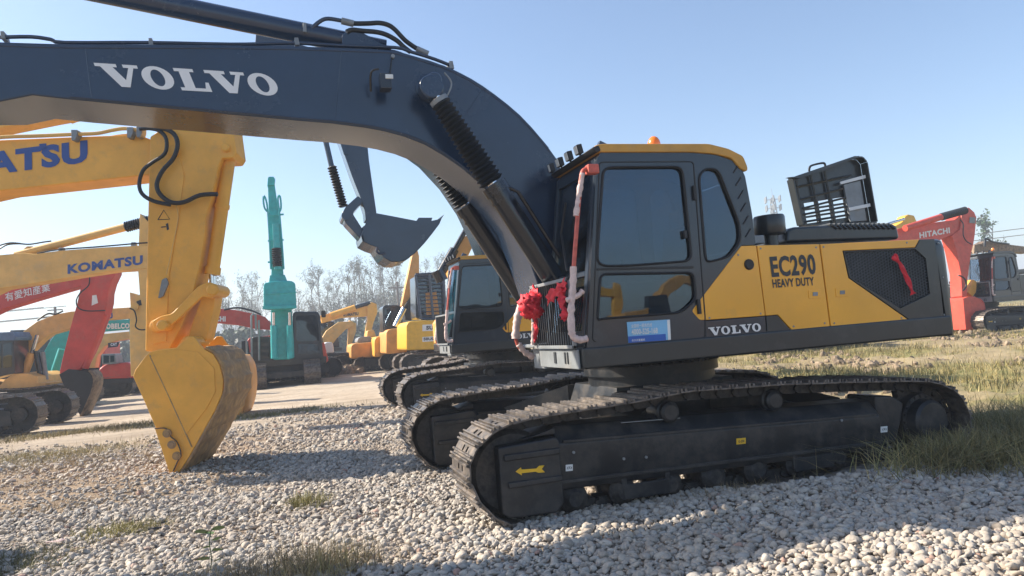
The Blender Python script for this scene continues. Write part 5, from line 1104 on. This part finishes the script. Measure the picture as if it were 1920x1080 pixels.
p = PL(70).at(1846, 421); plant_tree(GT[0], GT[1], (p.x, p.y, 0), 1, p.z/8.0, 'loose green tree behind the black cab at the right', None, 'tree')
# mast
p = PL(150).at(1447, 358); ms = MB(); mr = Vector((p.x, p.y, 0)); Hm = p.z; wm_ = 1.6
def mw(z): return .35+1.3*(1-z/Hm)
for sx, sy in ((-1, -1), (1, -1), (1, 1), (-1, 1)): ms.tube([mr+Vector((sx*mw(0), sy*mw(0), 0)), mr+Vector((sx*mw(Hm), sy*mw(Hm), Hm*.93))], .15, 5)
k = 0; z = 0
while z < Hm*.9:
    z2 = z+1.8; c0 = [mr+Vector((sx*mw(z), sy*mw(z), z)) for sx, sy in ((-1, -1), (1, -1), (1, 1), (-1, 1))]; c1_ = [mr+Vector((sx*mw(z2), sy*mw(z2), z2)) for sx, sy in ((-1, -1), (1, -1), (1, 1), (-1, 1))]
    for i in range(4): ms.tube([c0[i], c1_[(i+1) % 4]], .09, 4); ms.tube([c0[i], c0[(i+1) % 4]], .09, 4)
    z = z2
mo = thing('radio_mast', 'thin lattice radio mast on the horizon left of the open hood lid', 'mast', tuple(mr)); ms.build('lattice', M_GREY, mo, 0)
b = MB()
for zz in (.86, .93):
    for k in range(6): a = k*1.047; b.box(mr+Vector((1.9*math.cos(a), 1.9*math.sin(a), Hm*zz)), (.3, .3, 1.5)); b.tube([mr+Vector((0, 0, Hm*zz)), mr+Vector((1.9*math.cos(a), 1.9*math.sin(a), Hm*zz))], .05, 4)
b.tube([mr+Vector((0, 0, Hm*.9)), mr+Vector((0, 0, Hm*1.02))], .05, 5)
b.build('antennas', M_GREY, mo, 0)
# utility poles and wires
p = PL(75).at(103, 575); pb = Vector((p.x, p.y, 0)); up = thing('utility_pole', 'utility pole with a crossarm above the golden boom at the left', 'pole', tuple(pb))
b = MB(); b.cyl(pb, p, .16, .11, 10); b.build('pole', M_WOOD, up); b = MB(); b.box(p-Vector((0, 0, .9)), (2.0, .12, .12)); b.box(p-Vector((0, 0, .3)), (1.2, .1, .1)); b.build('crossarm', M_WOOD, up)
b = MB()
for dz in (0, .9): 
    for s_ in (-1, 1):
        q0 = p+Vector((s_*.9, 0, -dz)); b.tube([q0+Vector((-60*t, 12*t, 1.0*(t*t-t)*2)) for t in (0, .25, .5, .75, 1)], .03, 4)
b.build('wire', M_BLACK, up)
p = PL(95).at(744, 528); pb = Vector((p.x, p.y, 0)); up = thing('utility_pole', 'thin utility pole among the poplars below the raised bucket', 'pole', tuple(pb)); b = MB(); b.cyl(pb, p, .2, .14, 8); b.box(p-Vector((0, 0, .8)), (2.4, .14, .14)); b.build('pole', M_WOOD, up)
p = PL(60).at(1846, 452); w2 = MB(); w2.tube([p+Vector((0, 4, -5)), p+Vector((0, 4, 1.0))], .12, 6); w2.tube([p+Vector((0, 4, 1.0)), p+Vector((40, 4, 3.4))], .04, 4); w2.tube([p+Vector((0, 4, .3)), p+Vector((40, 4, 2.4))], .04, 4); tag(w2.build('power_line', M_WOOD, None), 'power line and its pole over the black machine at the right edge', 'power line')

def scrub(name, x0, x1, y, h, n, sz, seed, thick=3.0):
    g = np.random.default_rng(seed); X = g.uniform(x0, x1, n); Z = g.uniform(0, 1, n)**.8; hh = np.array([h*(.55+.6*abs(noise.noise(Vector((a*.35, seed, 0))))+.3*noise.noise(Vector((a*1.7, seed, 3)))) for a in X])
    C = np.stack([X, y+g.normal(0, thick*.4, n), Z*hh], 1); A = g.normal(size=(n, 3)); A /= np.linalg.norm(A, axis=1)[:, None]; B = np.cross(A, g.normal(size=(n, 3))); B /= np.linalg.norm(B, axis=1)[:, None]
    s = sz*g.uniform(.5, 1.3, (n, 1)); V = np.stack([C-A*s, C+B*s*.7, C+A*s, C-B*s*.7], 1).reshape(-1, 3)
    me = np_mesh(name, V, np.arange(n*4).reshape(-1, 4), M_HEDGE, False); o = bpy.data.objects.new(name, me); COL.objects.link(o); return tag(o, kind='stuff')
s_ = scrub('scrub', -75, 75, 100, 6.0, 42000, .42, 5, 5); s_['label'] = 'dim green scrub along the foot of the far poplars'; s_['category'] = 'scrub'
s_ = scrub('hedge', 55, 160, 78, 2.6, 14000, .34, 9, 4); s_['label'] = 'low far hedge across the field at the right'; s_['category'] = 'hedge'
# hills
def hill(cx, cy, rx, ry, h):
    n = 60; V = []; Fq = []
    for i in range(n+1):
        for j in range(n+1):
            x = (i/n*2-1); y = (j/n*2-1); f = max(0, 1-(x*x+y*y))**1.2; V.append((cx+x*rx, cy+y*ry, -1+h*f*(.8+.35*noise.noise(Vector((x*3+cx, y*3, 0))))))
    for i in range(n):
        for j in range(n): Fq.append((i*(n+1)+j, (i+1)*(n+1)+j, (i+1)*(n+1)+j+1, i*(n+1)+j+1))
    o = bpy.data.objects.new('hills', np_mesh('hills', np.array(V), np.array(Fq), mat('hill_green', (.06, .09, .05), .95, var=.3, scale=.05))); COL.objects.link(o); tag(o, kind='structure')
hill(-60, 620, 330, 160, 27); hill(-330, 520, 200, 120, 25)
sh_ = thing('shed', 'low pale shed roof showing on the left horizon behind the golden machine', 'building', (-48, 95, 0))
b = MB(); b.box((-48, 95, 2.2), (26, 10, 4.4)); b.build('wall', mat('shed_wall', (.35, .37, .38), .8), sh_); b = MB(); b.prism([Vector((-61.5, 89.5, 4.4)), Vector((-61.5, 100.5, 4.4)), Vector((-61.5, 95, 6.4))], [Vector((-34.5, 89.5, 4.4)), Vector((-34.5, 100.5, 4.4)), Vector((-34.5, 95, 6.4))]); b.build('roof', mat('shed_roof', (.45, .52, .58), .5), sh_)

# ================================================================ ground
def zones(X, Y):
    """weights of gravel and grass; the rest is packed dirt road"""
    X = np.asarray(X, float); Y = np.asarray(Y, float)
    n1_ = .5*np.sin(X*.83+1.3*np.sin(Y*.41))+.5*np.sin(Y*.67+1.7*np.sin(X*.37+2))
    n2_ = np.sin(X*2.1+np.sin(Y*1.7)*1.4)*np.sin(Y*1.9+np.cos(X*1.3)*1.2)
    lim = 15.5+1.6*n1_+.5*n2_+np.clip(-X-1, 0, 12)*.08
    gravel = 1/(1+np.exp((Y-lim)*1.6)); 
    edge = 5.9+.35*n1_+.2*n2_+.10*Y
    right = 1/(1+np.exp(-(X-edge-np.where(Y < 5.6, 1.2+(5.6-Y)*2.2, .3))*2.2))
    right = np.where(Y > 9.2, np.maximum(right, 1/(1+np.exp(-(X-(7.2+.5*n1_))*2))), right)
    gravel = gravel*(1-right)*(1-.65*np.exp(-((X+4.4+.6*n2_)/3.2)**2-((Y-10.9+.5*n1_)/1.9)**2))*(1-.55*np.exp(-((X+2.4)/1.5)**2-((Y-9.4)/1.0)**2))
    gp = 1/(1+np.exp(-(n1_*1.1+n2_*.8-.35)*4))
    grass = right*(.35+.65*gp)
    return gravel, grass, right
def gz(X, Y):
    X = np.asarray(X, float); Y = np.asarray(Y, float); d = np.hypot(X-2, Y-6)
    z = .022*np.sin(X*1.3+.7*np.sin(Y*.9))*np.sin(Y*1.1+.4)+.012*np.sin(X*3.1+Y*1.2)*np.sin(Y*2.7-X)
    z = z+.05*np.exp(-((Y-5.02)/.30)**2)*(1/(1+np.exp(-(X-1.9)*5)))*(1/(1+np.exp((X-5.4)*3)))
    z = z+.05*np.exp(-((Y-10.3)**2+(X+2.2)**2)/2.5)
    g, gr, rt = zones(X, Y); z = z+rt*.07*(np.sin(X*1.7+Y)*np.sin(Y*1.3-X*.4))*np.clip((d-4)/6, 0, 1)
    return z*np.clip(1.4-d/60, 0, 1)-.01
def axis(a, b, c0, c1, st, gr_):
    v = list(np.arange(c0, c1, st)); x = c1; s = st
    while x < b: v.append(x); s *= gr_; x += s
    v.append(b); x = c0-st; s = st; lo = []
    while x > a: lo.append(x); s *= gr_; x -= s
    lo.append(a); return np.array(sorted(lo)+v)
xs = axis(-2500, 2500, -9, 14, .10, 1.10); ys = axis(-300, 3500, 1.5, 20, .10, 1.09)
GX, GY = np.meshgrid(xs, ys, indexing='ij'); GZ = gz(GX, GY)
rough = np.array([noise.fractal(Vector((x*.9, y*.9, 0)), .9, 2.1, 5) for x, y in zip(GX.ravel(), GY.ravel())]).reshape(GX.shape)
ga, gb_, gr3 = zones(GX, GY); near_ = np.clip(1.3-np.hypot(GX, GY-5)/45, 0, 1)
clod = np.clip(rough-.15, 0, 1)*gr3*.16*near_
GZ = GZ+rough*.012*near_+clod
V = np.stack([GX, GY, GZ], -1).reshape(-1, 3); nx, ny = GX.shape
I = np.arange(nx*ny).reshape(nx, ny); Fq = np.stack([I[:-1, :-1], I[1:, :-1], I[1:, 1:], I[:-1, 1:]], -1).reshape(-1, 4)
gm = bpy.data.materials.new('ground'); gm.use_nodes = True; me = np_mesh('ground', V, Fq, gm)
EARTH = np.clip(1.3*np.exp(-((GX+4.6)/3.4)**2-((GY-10.8)/2.4)**2)+.9*np.exp(-((GX+2.2)/1.6)**2-((GY-9.6)/1.2)**2)+.5*np.exp(-((GX+1)/1.2)**2-((GY-13.5)/1.0)**2), 0, 1)
ca = me.attributes.new('zone', 'FLOAT_COLOR', 'POINT'); ca.data.foreach_set('color', np.stack([ga, gb_, gr3, EARTH], -1).astype(np.float32).ravel())
ground = bpy.data.objects.new('ground', me); COL.objects.link(ground); tag(ground, kind='structure')
t = gm.node_tree; N = t.nodes; L = t.links; b_ = N['Principled BSDF']; b_.inputs['Roughness'].default_value = .95; b_.inputs['Specular IOR Level'].default_value = .2
at = N.new('ShaderNodeAttribute'); at.attribute_name = 'zone'; sp = N.new('ShaderNodeSeparateColor'); L.new(at.outputs['Color'], sp.inputs[0]); g = N.new('ShaderNodeNewGeometry')
def nz(sc, det=8, ro=.65):
    n = N.new('ShaderNodeTexNoise'); n.inputs['Scale'].default_value = sc; n.inputs['Detail'].default_value = det; n.inputs['Roughness'].default_value = ro; L.new(g.outputs['Position'], n.inputs['Vector']); return n.outputs[0]
def mr_(s, a, b, c=0, d=1):
    n = N.new('ShaderNodeMapRange'); n.inputs[1].default_value = a; n.inputs[2].default_value = b; n.inputs[3].default_value = c; n.inputs[4].default_value = d; L.new(s, n.inputs[0]); return n.outputs[0]
def mc(f, a, b, bt='MIX'):
    n = N.new('ShaderNodeMix'); n.data_type = 'RGBA'; n.blend_type = bt
    if isinstance(f, float): n.inputs[0].default_value = f
    else: L.new(f, n.inputs[0])
    for i, v in ((6, a), (7, b)):
        if isinstance(v, tuple): n.inputs[i].default_value = (*v, 1)
        else: L.new(v, n.inputs[i])
    return n.outputs[2]
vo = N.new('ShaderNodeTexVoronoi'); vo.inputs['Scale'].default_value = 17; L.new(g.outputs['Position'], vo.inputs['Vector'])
road = mc(mr_(nz(.8), .35, .65), (.42, .34, .25), (.54, .46, .36)); road = mc(mr_(nz(6), .52, .66), road, (.33, .26, .19))
mp = N.new('ShaderNodeMapping'); mp.inputs['Scale'].default_value = (.12, 1.3, 1); L.new(g.outputs['Position'], mp.inputs['Vector']); rn = N.new('ShaderNodeTexNoise'); rn.inputs['Scale'].default_value = 1.0; rn.inputs['Detail'].default_value = 7; L.new(mp.outputs[0], rn.inputs['Vector'])
road = mc(mr_(rn.outputs[0], .5, .68, 0, .75), road, (.27, .215, .16))
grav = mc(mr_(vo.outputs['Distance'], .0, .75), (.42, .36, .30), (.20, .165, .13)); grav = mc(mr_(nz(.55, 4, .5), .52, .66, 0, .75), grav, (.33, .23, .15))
dirt = mc(mr_(nz(1.4), .40, .60), (.40, .31, .20), (.30, .225, .15)); gras = mc(mr_(nz(3), .4, .6), (.30, .25, .10), (.17, .18, .06))
fld = mc(mr_(sp.outputs[1], .25, .75, .1, .85), dirt, gras)
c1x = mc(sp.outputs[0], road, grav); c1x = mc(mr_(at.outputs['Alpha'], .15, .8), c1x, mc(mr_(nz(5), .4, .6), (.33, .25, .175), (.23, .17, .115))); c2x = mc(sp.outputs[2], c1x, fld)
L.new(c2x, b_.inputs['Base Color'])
bp = N.new('ShaderNodeBump'); bp.inputs['Strength'].default_value = .7; bp.inputs['Distance'].default_value = .04
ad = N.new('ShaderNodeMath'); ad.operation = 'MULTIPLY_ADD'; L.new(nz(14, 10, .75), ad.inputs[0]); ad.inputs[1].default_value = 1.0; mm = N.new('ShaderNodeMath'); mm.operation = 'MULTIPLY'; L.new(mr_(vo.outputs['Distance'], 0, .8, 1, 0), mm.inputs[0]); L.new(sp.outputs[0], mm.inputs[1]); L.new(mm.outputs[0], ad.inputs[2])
L.new(ad.outputs[0], bp.inputs['Height']); L.new(bp.outputs[0], b_.inputs['Normal'])

# ---------------- gravel stones
import bmesh
def ico(sub):
    b = bmesh.new(); bmesh.ops.create_icosphere(b, subdivisions=sub, radius=1); v = np.array([tuple(x.co) for x in b.verts]); f = np.array([[x.index for x in p.verts] for p in b.faces]); b.free(); return v, f
def stones(name, n, xr, yr, smin, smax, sub, seed, keep=None, label=None, lift=.15):
    g = np.random.default_rng(seed); v, f = ico(sub); X = g.uniform(*xr, n); Y = g.uniform(*yr, n)
    ga, _, rt = zones(X, Y); m = g.uniform(0, 1, n) < np.clip(ga*1.25-.1, 0, 1)
    # inside the view cone only
    P = np.stack([X, Y], 1); dx = X*cF.x+Y*cF.y; lat = X*cR.x+Y*cR.y; m &= (dx > .3) & (np.abs(lat) < dx*.80+.6)
    pn = .5+.5*np.sin(X*1.1+2*np.sin(Y*.6))*np.sin(Y*1.3+1.5*np.sin(X*.8))
    thin = ((X < -.2) & (Y > 8.5)); m &= ~(thin & (g.uniform(0, 1, n) < .45*pn+.2))
    m &= ~((X > 3.5) & (Y > 5.16) & (Y < 5.7))
    X, Y = X[m], Y[m]; k = len(X); nv = len(v)
    W = np.repeat(v[None], k, 0)
    # faceted lumps: random planes cut each pebble
    for c in range(6 if sub > 1 else 3):
        d = g.normal(size=(k, 1, 3)); d /= np.linalg.norm(d, axis=2, keepdims=True); h = g.uniform(.35, .75, (k, 1)); pr_ = (W*d).sum(2); ex = np.clip(pr_-h, 0, None)*.85; W = W-d*ex[..., None]
    s = g.uniform(smin, smax, (k, 1, 1))*(.62+1.15*g.random((k, 1, 1))**3.2); an = g.uniform(.62, 1.15, (k, 1, 3)); an[..., 2] *= .68; W = W*an*s
    a = g.uniform(0, 6.283, k); tl = g.normal(0, .4, k); ca_, sa = np.cos(a), np.sin(a); ct, st_ = np.cos(tl), np.sin(tl)
    x, y, z = W[..., 0], W[..., 1], W[..., 2]; y2 = y*ct[:, None]-z*st_[:, None]; z2 = y*st_[:, None]+z*ct[:, None]; x3 = x*ca_[:, None]-y2*sa[:, None]; y3 = x*sa[:, None]+y2*ca_[:, None]
    zz = gz(X, Y)+s[:, 0, 0]*lift+g.uniform(-.006, .016, k)
    W = np.stack([x3+X[:, None], y3+Y[:, None], z2+zz[:, None]], -1).reshape(-1, 3)
    Fa = (f[None]+(np.arange(k)*nv)[:, None, None]).reshape(-1, 3)
    o = bpy.data.objects.new(name, np_mesh(name, W, Fa, M_STONE, sub > 1)); COL.objects.link(o); tag(o, label, 'gravel', kind='stuff'); print(name, k); return o
stones('gravel', 64000, (-2.8, 7.8), (2.2, 6.2), .019, .033, 2, 1, label='grey and buff gravel heaped around the tracks of the nearest machine')
stones('gravel', 56000, (-6, 6.0), (6.2, 11), .019, .034, 1, 2, label='sunlit gravel in the middle, between the golden bucket and the tracks')
stones('gravel', 38000, (-13, 6.5), (11, 19), .028, .050, 1, 3, label='thin pale gravel running back to the dirt road')
# soil clods on the right field and by the bucket
def clods(n, xr, yr, s0, s1, seed, mt, label):
    g = np.random.default_rng(seed); v, f = ico(2); X = g.uniform(*xr, n); Y = g.uniform(*yr, n); nn = np.sin(X*.9+np.sin(Y*.8))*np.sin(Y*.7+1); m = nn > .15; X, Y = X[m], Y[m]; k = len(X)
    W = np.repeat(v[None], k, 0)*g.uniform(.55, 1.25, (k, len(v), 1))**.6*g.uniform(s0, s1, (k, 1, 1))*g.uniform(.6, 1.2, (k, 1, 3))
    W = (W+np.stack([X, Y, gz(X, Y)+.01], 1)[:, None]).reshape(-1, 3); Fa = (f[None]+(np.arange(k)*len(v))[:, None, None]).reshape(-1, 3)
    o = bpy.data.objects.new('soil_clods', np_mesh('soil_clods', W, Fa, mt, False)); COL.objects.link(o); tag(o, label, 'soil', kind='stuff')
M_SOIL = mat('soil', (.33, .25, .17), .95, var=.25, scale=9, island=.3, bump=.4)
clods(2600, (7, 26), (8.5, 24), .03, .13, 4, M_SOIL, 'broken soil clods in the dry field at the right')
clods(2600, (-8, -.8), (8.6, 12.8), .010, .040, 5, M_SOIL, 'reddish soil clods around the tip of the golden bucket')
clods(900, (-4, 3.5), (36, 42), .15, .5, 6, M_SOIL, 'rubble heap beyond the road by the teal machine')

# ---------------- grass
def blades(name, X, Y, h, wd, mt, label, lean=.35, seed=0, kind='stuff', cat='grass', bend=.5):
    g = np.random.default_rng(seed); n = len(X); h = h*g.uniform(.5, 1.25, n); a = g.uniform(0, 6.283, n); l = np.abs(g.normal(0, lean, n)); dx, dy = np.cos(a), np.sin(a); b0 = g.uniform(0, 6.283, n); wx, wy = np.cos(b0)*wd/2, np.sin(b0)*wd/2; z0 = gz(X, Y)-.01
    rows = []
    for t, wf in ((0, 1), (.4, .85), (.75, .5), (1, .08)):
        ox = dx*l*h*(t+bend*t*t); oy = dy*l*h*(t+bend*t*t); oz = h*(t-.25*l*t*t)
        for s in (-1, 1): rows.append(np.stack([X+ox+s*wx*wf, Y+oy+s*wy*wf, z0+oz], 1))
    W = np.stack(rows, 1).reshape(-1, 3); base = np.arange(n)[:, None, None]*8; q = np.array([[0, 1, 3, 2], [2, 3, 5, 4], [4, 5, 7, 6]])[None]
    o = bpy.data.objects.new(name, np_mesh(name, W, (q+base).reshape(-1, 4), mt, True)); COL.objects.link(o); tag(o, label, cat, kind=kind); return o
def cluster(cx, cy, rx, ry, n, seed): g = np.random.default_rng(seed); return cx+g.normal(0, rx, n), cy+g.normal(0, ry, n)
g = np.random.default_rng(20)
def field(n, xr, yr, seed, thr=.3):
    g = np.random.default_rng(seed); X = g.uniform(*xr, n); Y = g.uniform(*yr, n); _, gr_, _ = zones(X, Y); m = g.uniform(0, 1, n) < np.clip((gr_-thr)*1.6, 0, 1); return X[m], Y[m]
X, Y = field(90000, (6.5, 30), (8, 30), 21); blades('grass', X, Y, .17, .012, M_GRY, 'dry yellow grass across the field at the right', .4, 22)
X, Y = field(40000, (6.5, 30), (8, 30), 23, .5); blades('grass', X, Y, .20, .014, M_GRG, 'greener grass mixed through the field at the right', .4, 24)
X, Y = field(26000, (30, 80), (12, 60), 25, .2); blades('grass', X, Y, .35, .04, M_GRY, 'far dry grass near the right horizon', .4, 26)
# tall tangle beside the rear of the near track
X = np.concatenate([cluster(7.0, 5.2, .75, .45, 7000, 1)[0], cluster(8.4, 5.4, .9, .7, 6000, 2)[0], cluster(5.6, 4.95, .40, .14, 1500, 3)[0]]); Y = np.concatenate([cluster(7.0, 5.2, .75, .45, 7000, 1)[1], cluster(8.4, 5.4, .9, .7, 6000, 2)[1], cluster(5.6, 4.95, .40, .14, 1500, 3)[1]])
m = ~((X < 6.3) & (Y > 5.30)); X, Y = X[m], Y[m]
blades('grass', X[::2], Y[::2], .30, .008, M_GRG, 'tall green grass grown up against the rear of the near track', .55, 31, bend=.9); blades('grass', X[1::2], Y[1::2], .33, .007, M_GRY, 'tall dry stalks tangled in the green grass behind the near track', .65, 32, bend=1.1)
def px_tuft(px, py, rx, ry, n, h, mt, label, seed, wd=.006, lean=.5, name='grass_tuft', cat='grass'):
    d = cF + cR*((px-960)/F_PX) - cU*((py-540)/F_PX); p = CP+d*(-CP.z/d.z); X, Y = cluster(p.x, p.y, rx, ry, n, seed); return blades(name, X, Y, h, wd, mt, label, lean, seed)
px_tuft(575, 948, .10, .10, 420, .13, M_TUFT, 'small yellow-green tuft on the gravel near the middle', 41)
px_tuft(232, 992, .17, .10, 700, .10, M_TUFT, 'low yellow-green tuft on the gravel at the lower left', 42)
px_tuft(60, 860, 1.1, .6, 4200, .12, M_GRY, 'patch of dry grass at the left edge before the tracks', 43)
px_tuft(165, 870, .6, .4, 1600, .08, M_GRS, 'straw-coloured patch left of the golden bucket', 44)
px_tuft(210, 805, 1.6, .35, 4200, .12, M_GRY, 'band of dry grass behind the golden bucket on the left', 45, .01)
px_tuft(500, 778, .9, .30, 1800, .11, M_GRG, 'green grass strip right of the golden bucket at the road edge', 46, .01)
px_tuft(20, 1060, .25, .25, 1200, .08, M_GRG, 'low green weeds in the lower left corner', 47)
px_tuft(520, 1085, .36, .18, 1300, .22, M_GRS, 'dry straw weeds at the bottom edge, left of centre', 48, .004, .45)
px_tuft(610, 1075, .16, .10, 420, .20, M_GRY, 'dry yellow stalks at the bottom edge beside the straw weeds', 49, .004, .4)
px_tuft(1490, 950, .5, .10, 500, .05, M_GRS, 'scraps of straw on the gravel below the track', 50, .005, 1.2)
px_tuft(1030, 1008, .10, .06, 90, .05, M_GRS, 'little wisp of dead straw on the gravel below the idler', 51, .005, 1.3)
px_tuft(1360, 935, .35, .05, 240, .10, M_GRS, 'dead stalks lying under the middle of the near track', 52, .005, 1.2)
# leafy weed near the bottom edge
d = cF + cR*((395-960)/F_PX) - cU*((1070-540)/F_PX); p = CP+d*(-CP.z/d.z); wd_ = thing('leafy_weed', 'broad-leaved green weed rising from the gravel at the bottom, left of centre', 'plant', tuple(p))
b = MB(); lv = MB(); q = random.Random(4)
stem = smoothpts([p, p+Vector((.01, 0, .09)), p+Vector((.0, .01, .19)), p+Vector((.015, .01, .27))], 3); b.tube(stem, .0035, 5); b.build('stem', M_LEAF2, wd_)
for zz, az, s in ((.27, 0.1, .030), (.26, 2.8, .032), (.20, .4, .022), (.13, -.3, .024), (.08, 3.2, .028), (.24, 1.7, .02), (.05, .8, .022), (.16, 3.7, .018)):
    c = p+Vector((.01, 0, zz)); dr = Vector((math.cos(az), math.sin(az)*.7, .25)).normalized(); w__ = dr.cross(Vector((0, .6, 1))).normalized(); vs = []
    for tt, ww in ((.1, .05), (.35, .6), (.65, .95), (.95, .95), (1.3, .6), (1.55, .0)):
        for sg in (-1, 0, 1): vs.append(c+dr*s*1.4*(tt*1.6)+w__*s*1.6*ww*sg+Vector((0, 0, s*(-.25*tt*tt+(.12 if sg else 0)))))
    lv.add(vs, [(i*3+j, i*3+j+1, i*3+j+4, i*3+j+3) for i in range(5) for j in range(2)])
lv.build('leaves', mat('weed_leaf', (.15, .25, .08), .55, var=.2, scale=30), wd_, 0, 80, recalc=False)
# litter
def litter(px, py, label, m, s, seed):
    d = cF + cR*((px-960)/F_PX) - cU*((py-540)/F_PX); p = CP+d*(-CP.z/d.z); q = random.Random(seed); b = MB(); vs = []
    for i in range(5):
        for j in range(4): vs.append(p+Vector((i*s*.25, j*s*.16, .02+q.uniform(0, s*.16))))
    b.add(vs, [(i*4+j, i*4+j+1, i*4+j+5, i*4+j+4) for i in range(4) for j in range(3)]); o = b.build('scrap', m, None, 0, 0, recalc=False); sd = o.modifiers.new('thick', 'SOLIDIFY'); sd.thickness = .004; tag(o, label, 'scrap')
for k_, (px, py, rx, ry, n_, lb) in enumerate(((110, 905, .5, .25, 900, 'flattened straw on the bare earth at the left edge'), (240, 870, .35, .25, 700, 'flattened straw beside the tip of the golden bucket'), (70, 960, .5, .2, 600, 'thin straw scraps on the gravel below the bare earth at the left'), (400, 960, .6, .25, 500, 'sparse straw scraps on the gravel right of the golden bucket tip'), (300, 1040, .5, .12, 380, 'thin line of straw on the gravel near the bottom edge'), (470, 870, .4, .3, 500, 'straw scraps in the shadow of the golden bucket'))):
    px_tuft(px, py, rx, ry, n_, .055, M_GRS, lb, 60+k_, .006, 1.3)
litter(278, 1000, 'small dark scrap lying on the gravel at the lower left', M_BLACK, .10, 1); litter(85, 1027, 'pale flattened scrap on the gravel in the lower left', M_WRAP, .14, 2); litter(130, 1040, 'pale crumpled husk on the gravel at the lower left', M_GRS, .10, 3)

# ================================================================ haze
hz_ = MB(); hz_.box((0, 300, 14.0), (1500, 1100, 31.0)); ho = hz_.build('haze', [], None, 0, 0); tag(ho, kind='stuff')
hm = bpy.data.materials.new('haze'); hm.use_nodes = True; t = hm.node_tree; t.nodes.clear(); pv = t.nodes.new('ShaderNodeVolumePrincipled'); o_ = t.nodes.new('ShaderNodeOutputMaterial')
pv.inputs['Color'].default_value = (.80, .88, 1, 1); pv.inputs['Density'].default_value = .0020; pv.inputs['Anisotropy'].default_value = .1; t.links.new(pv.outputs[0], o_.inputs[1]); ho.data.materials.append(hm)
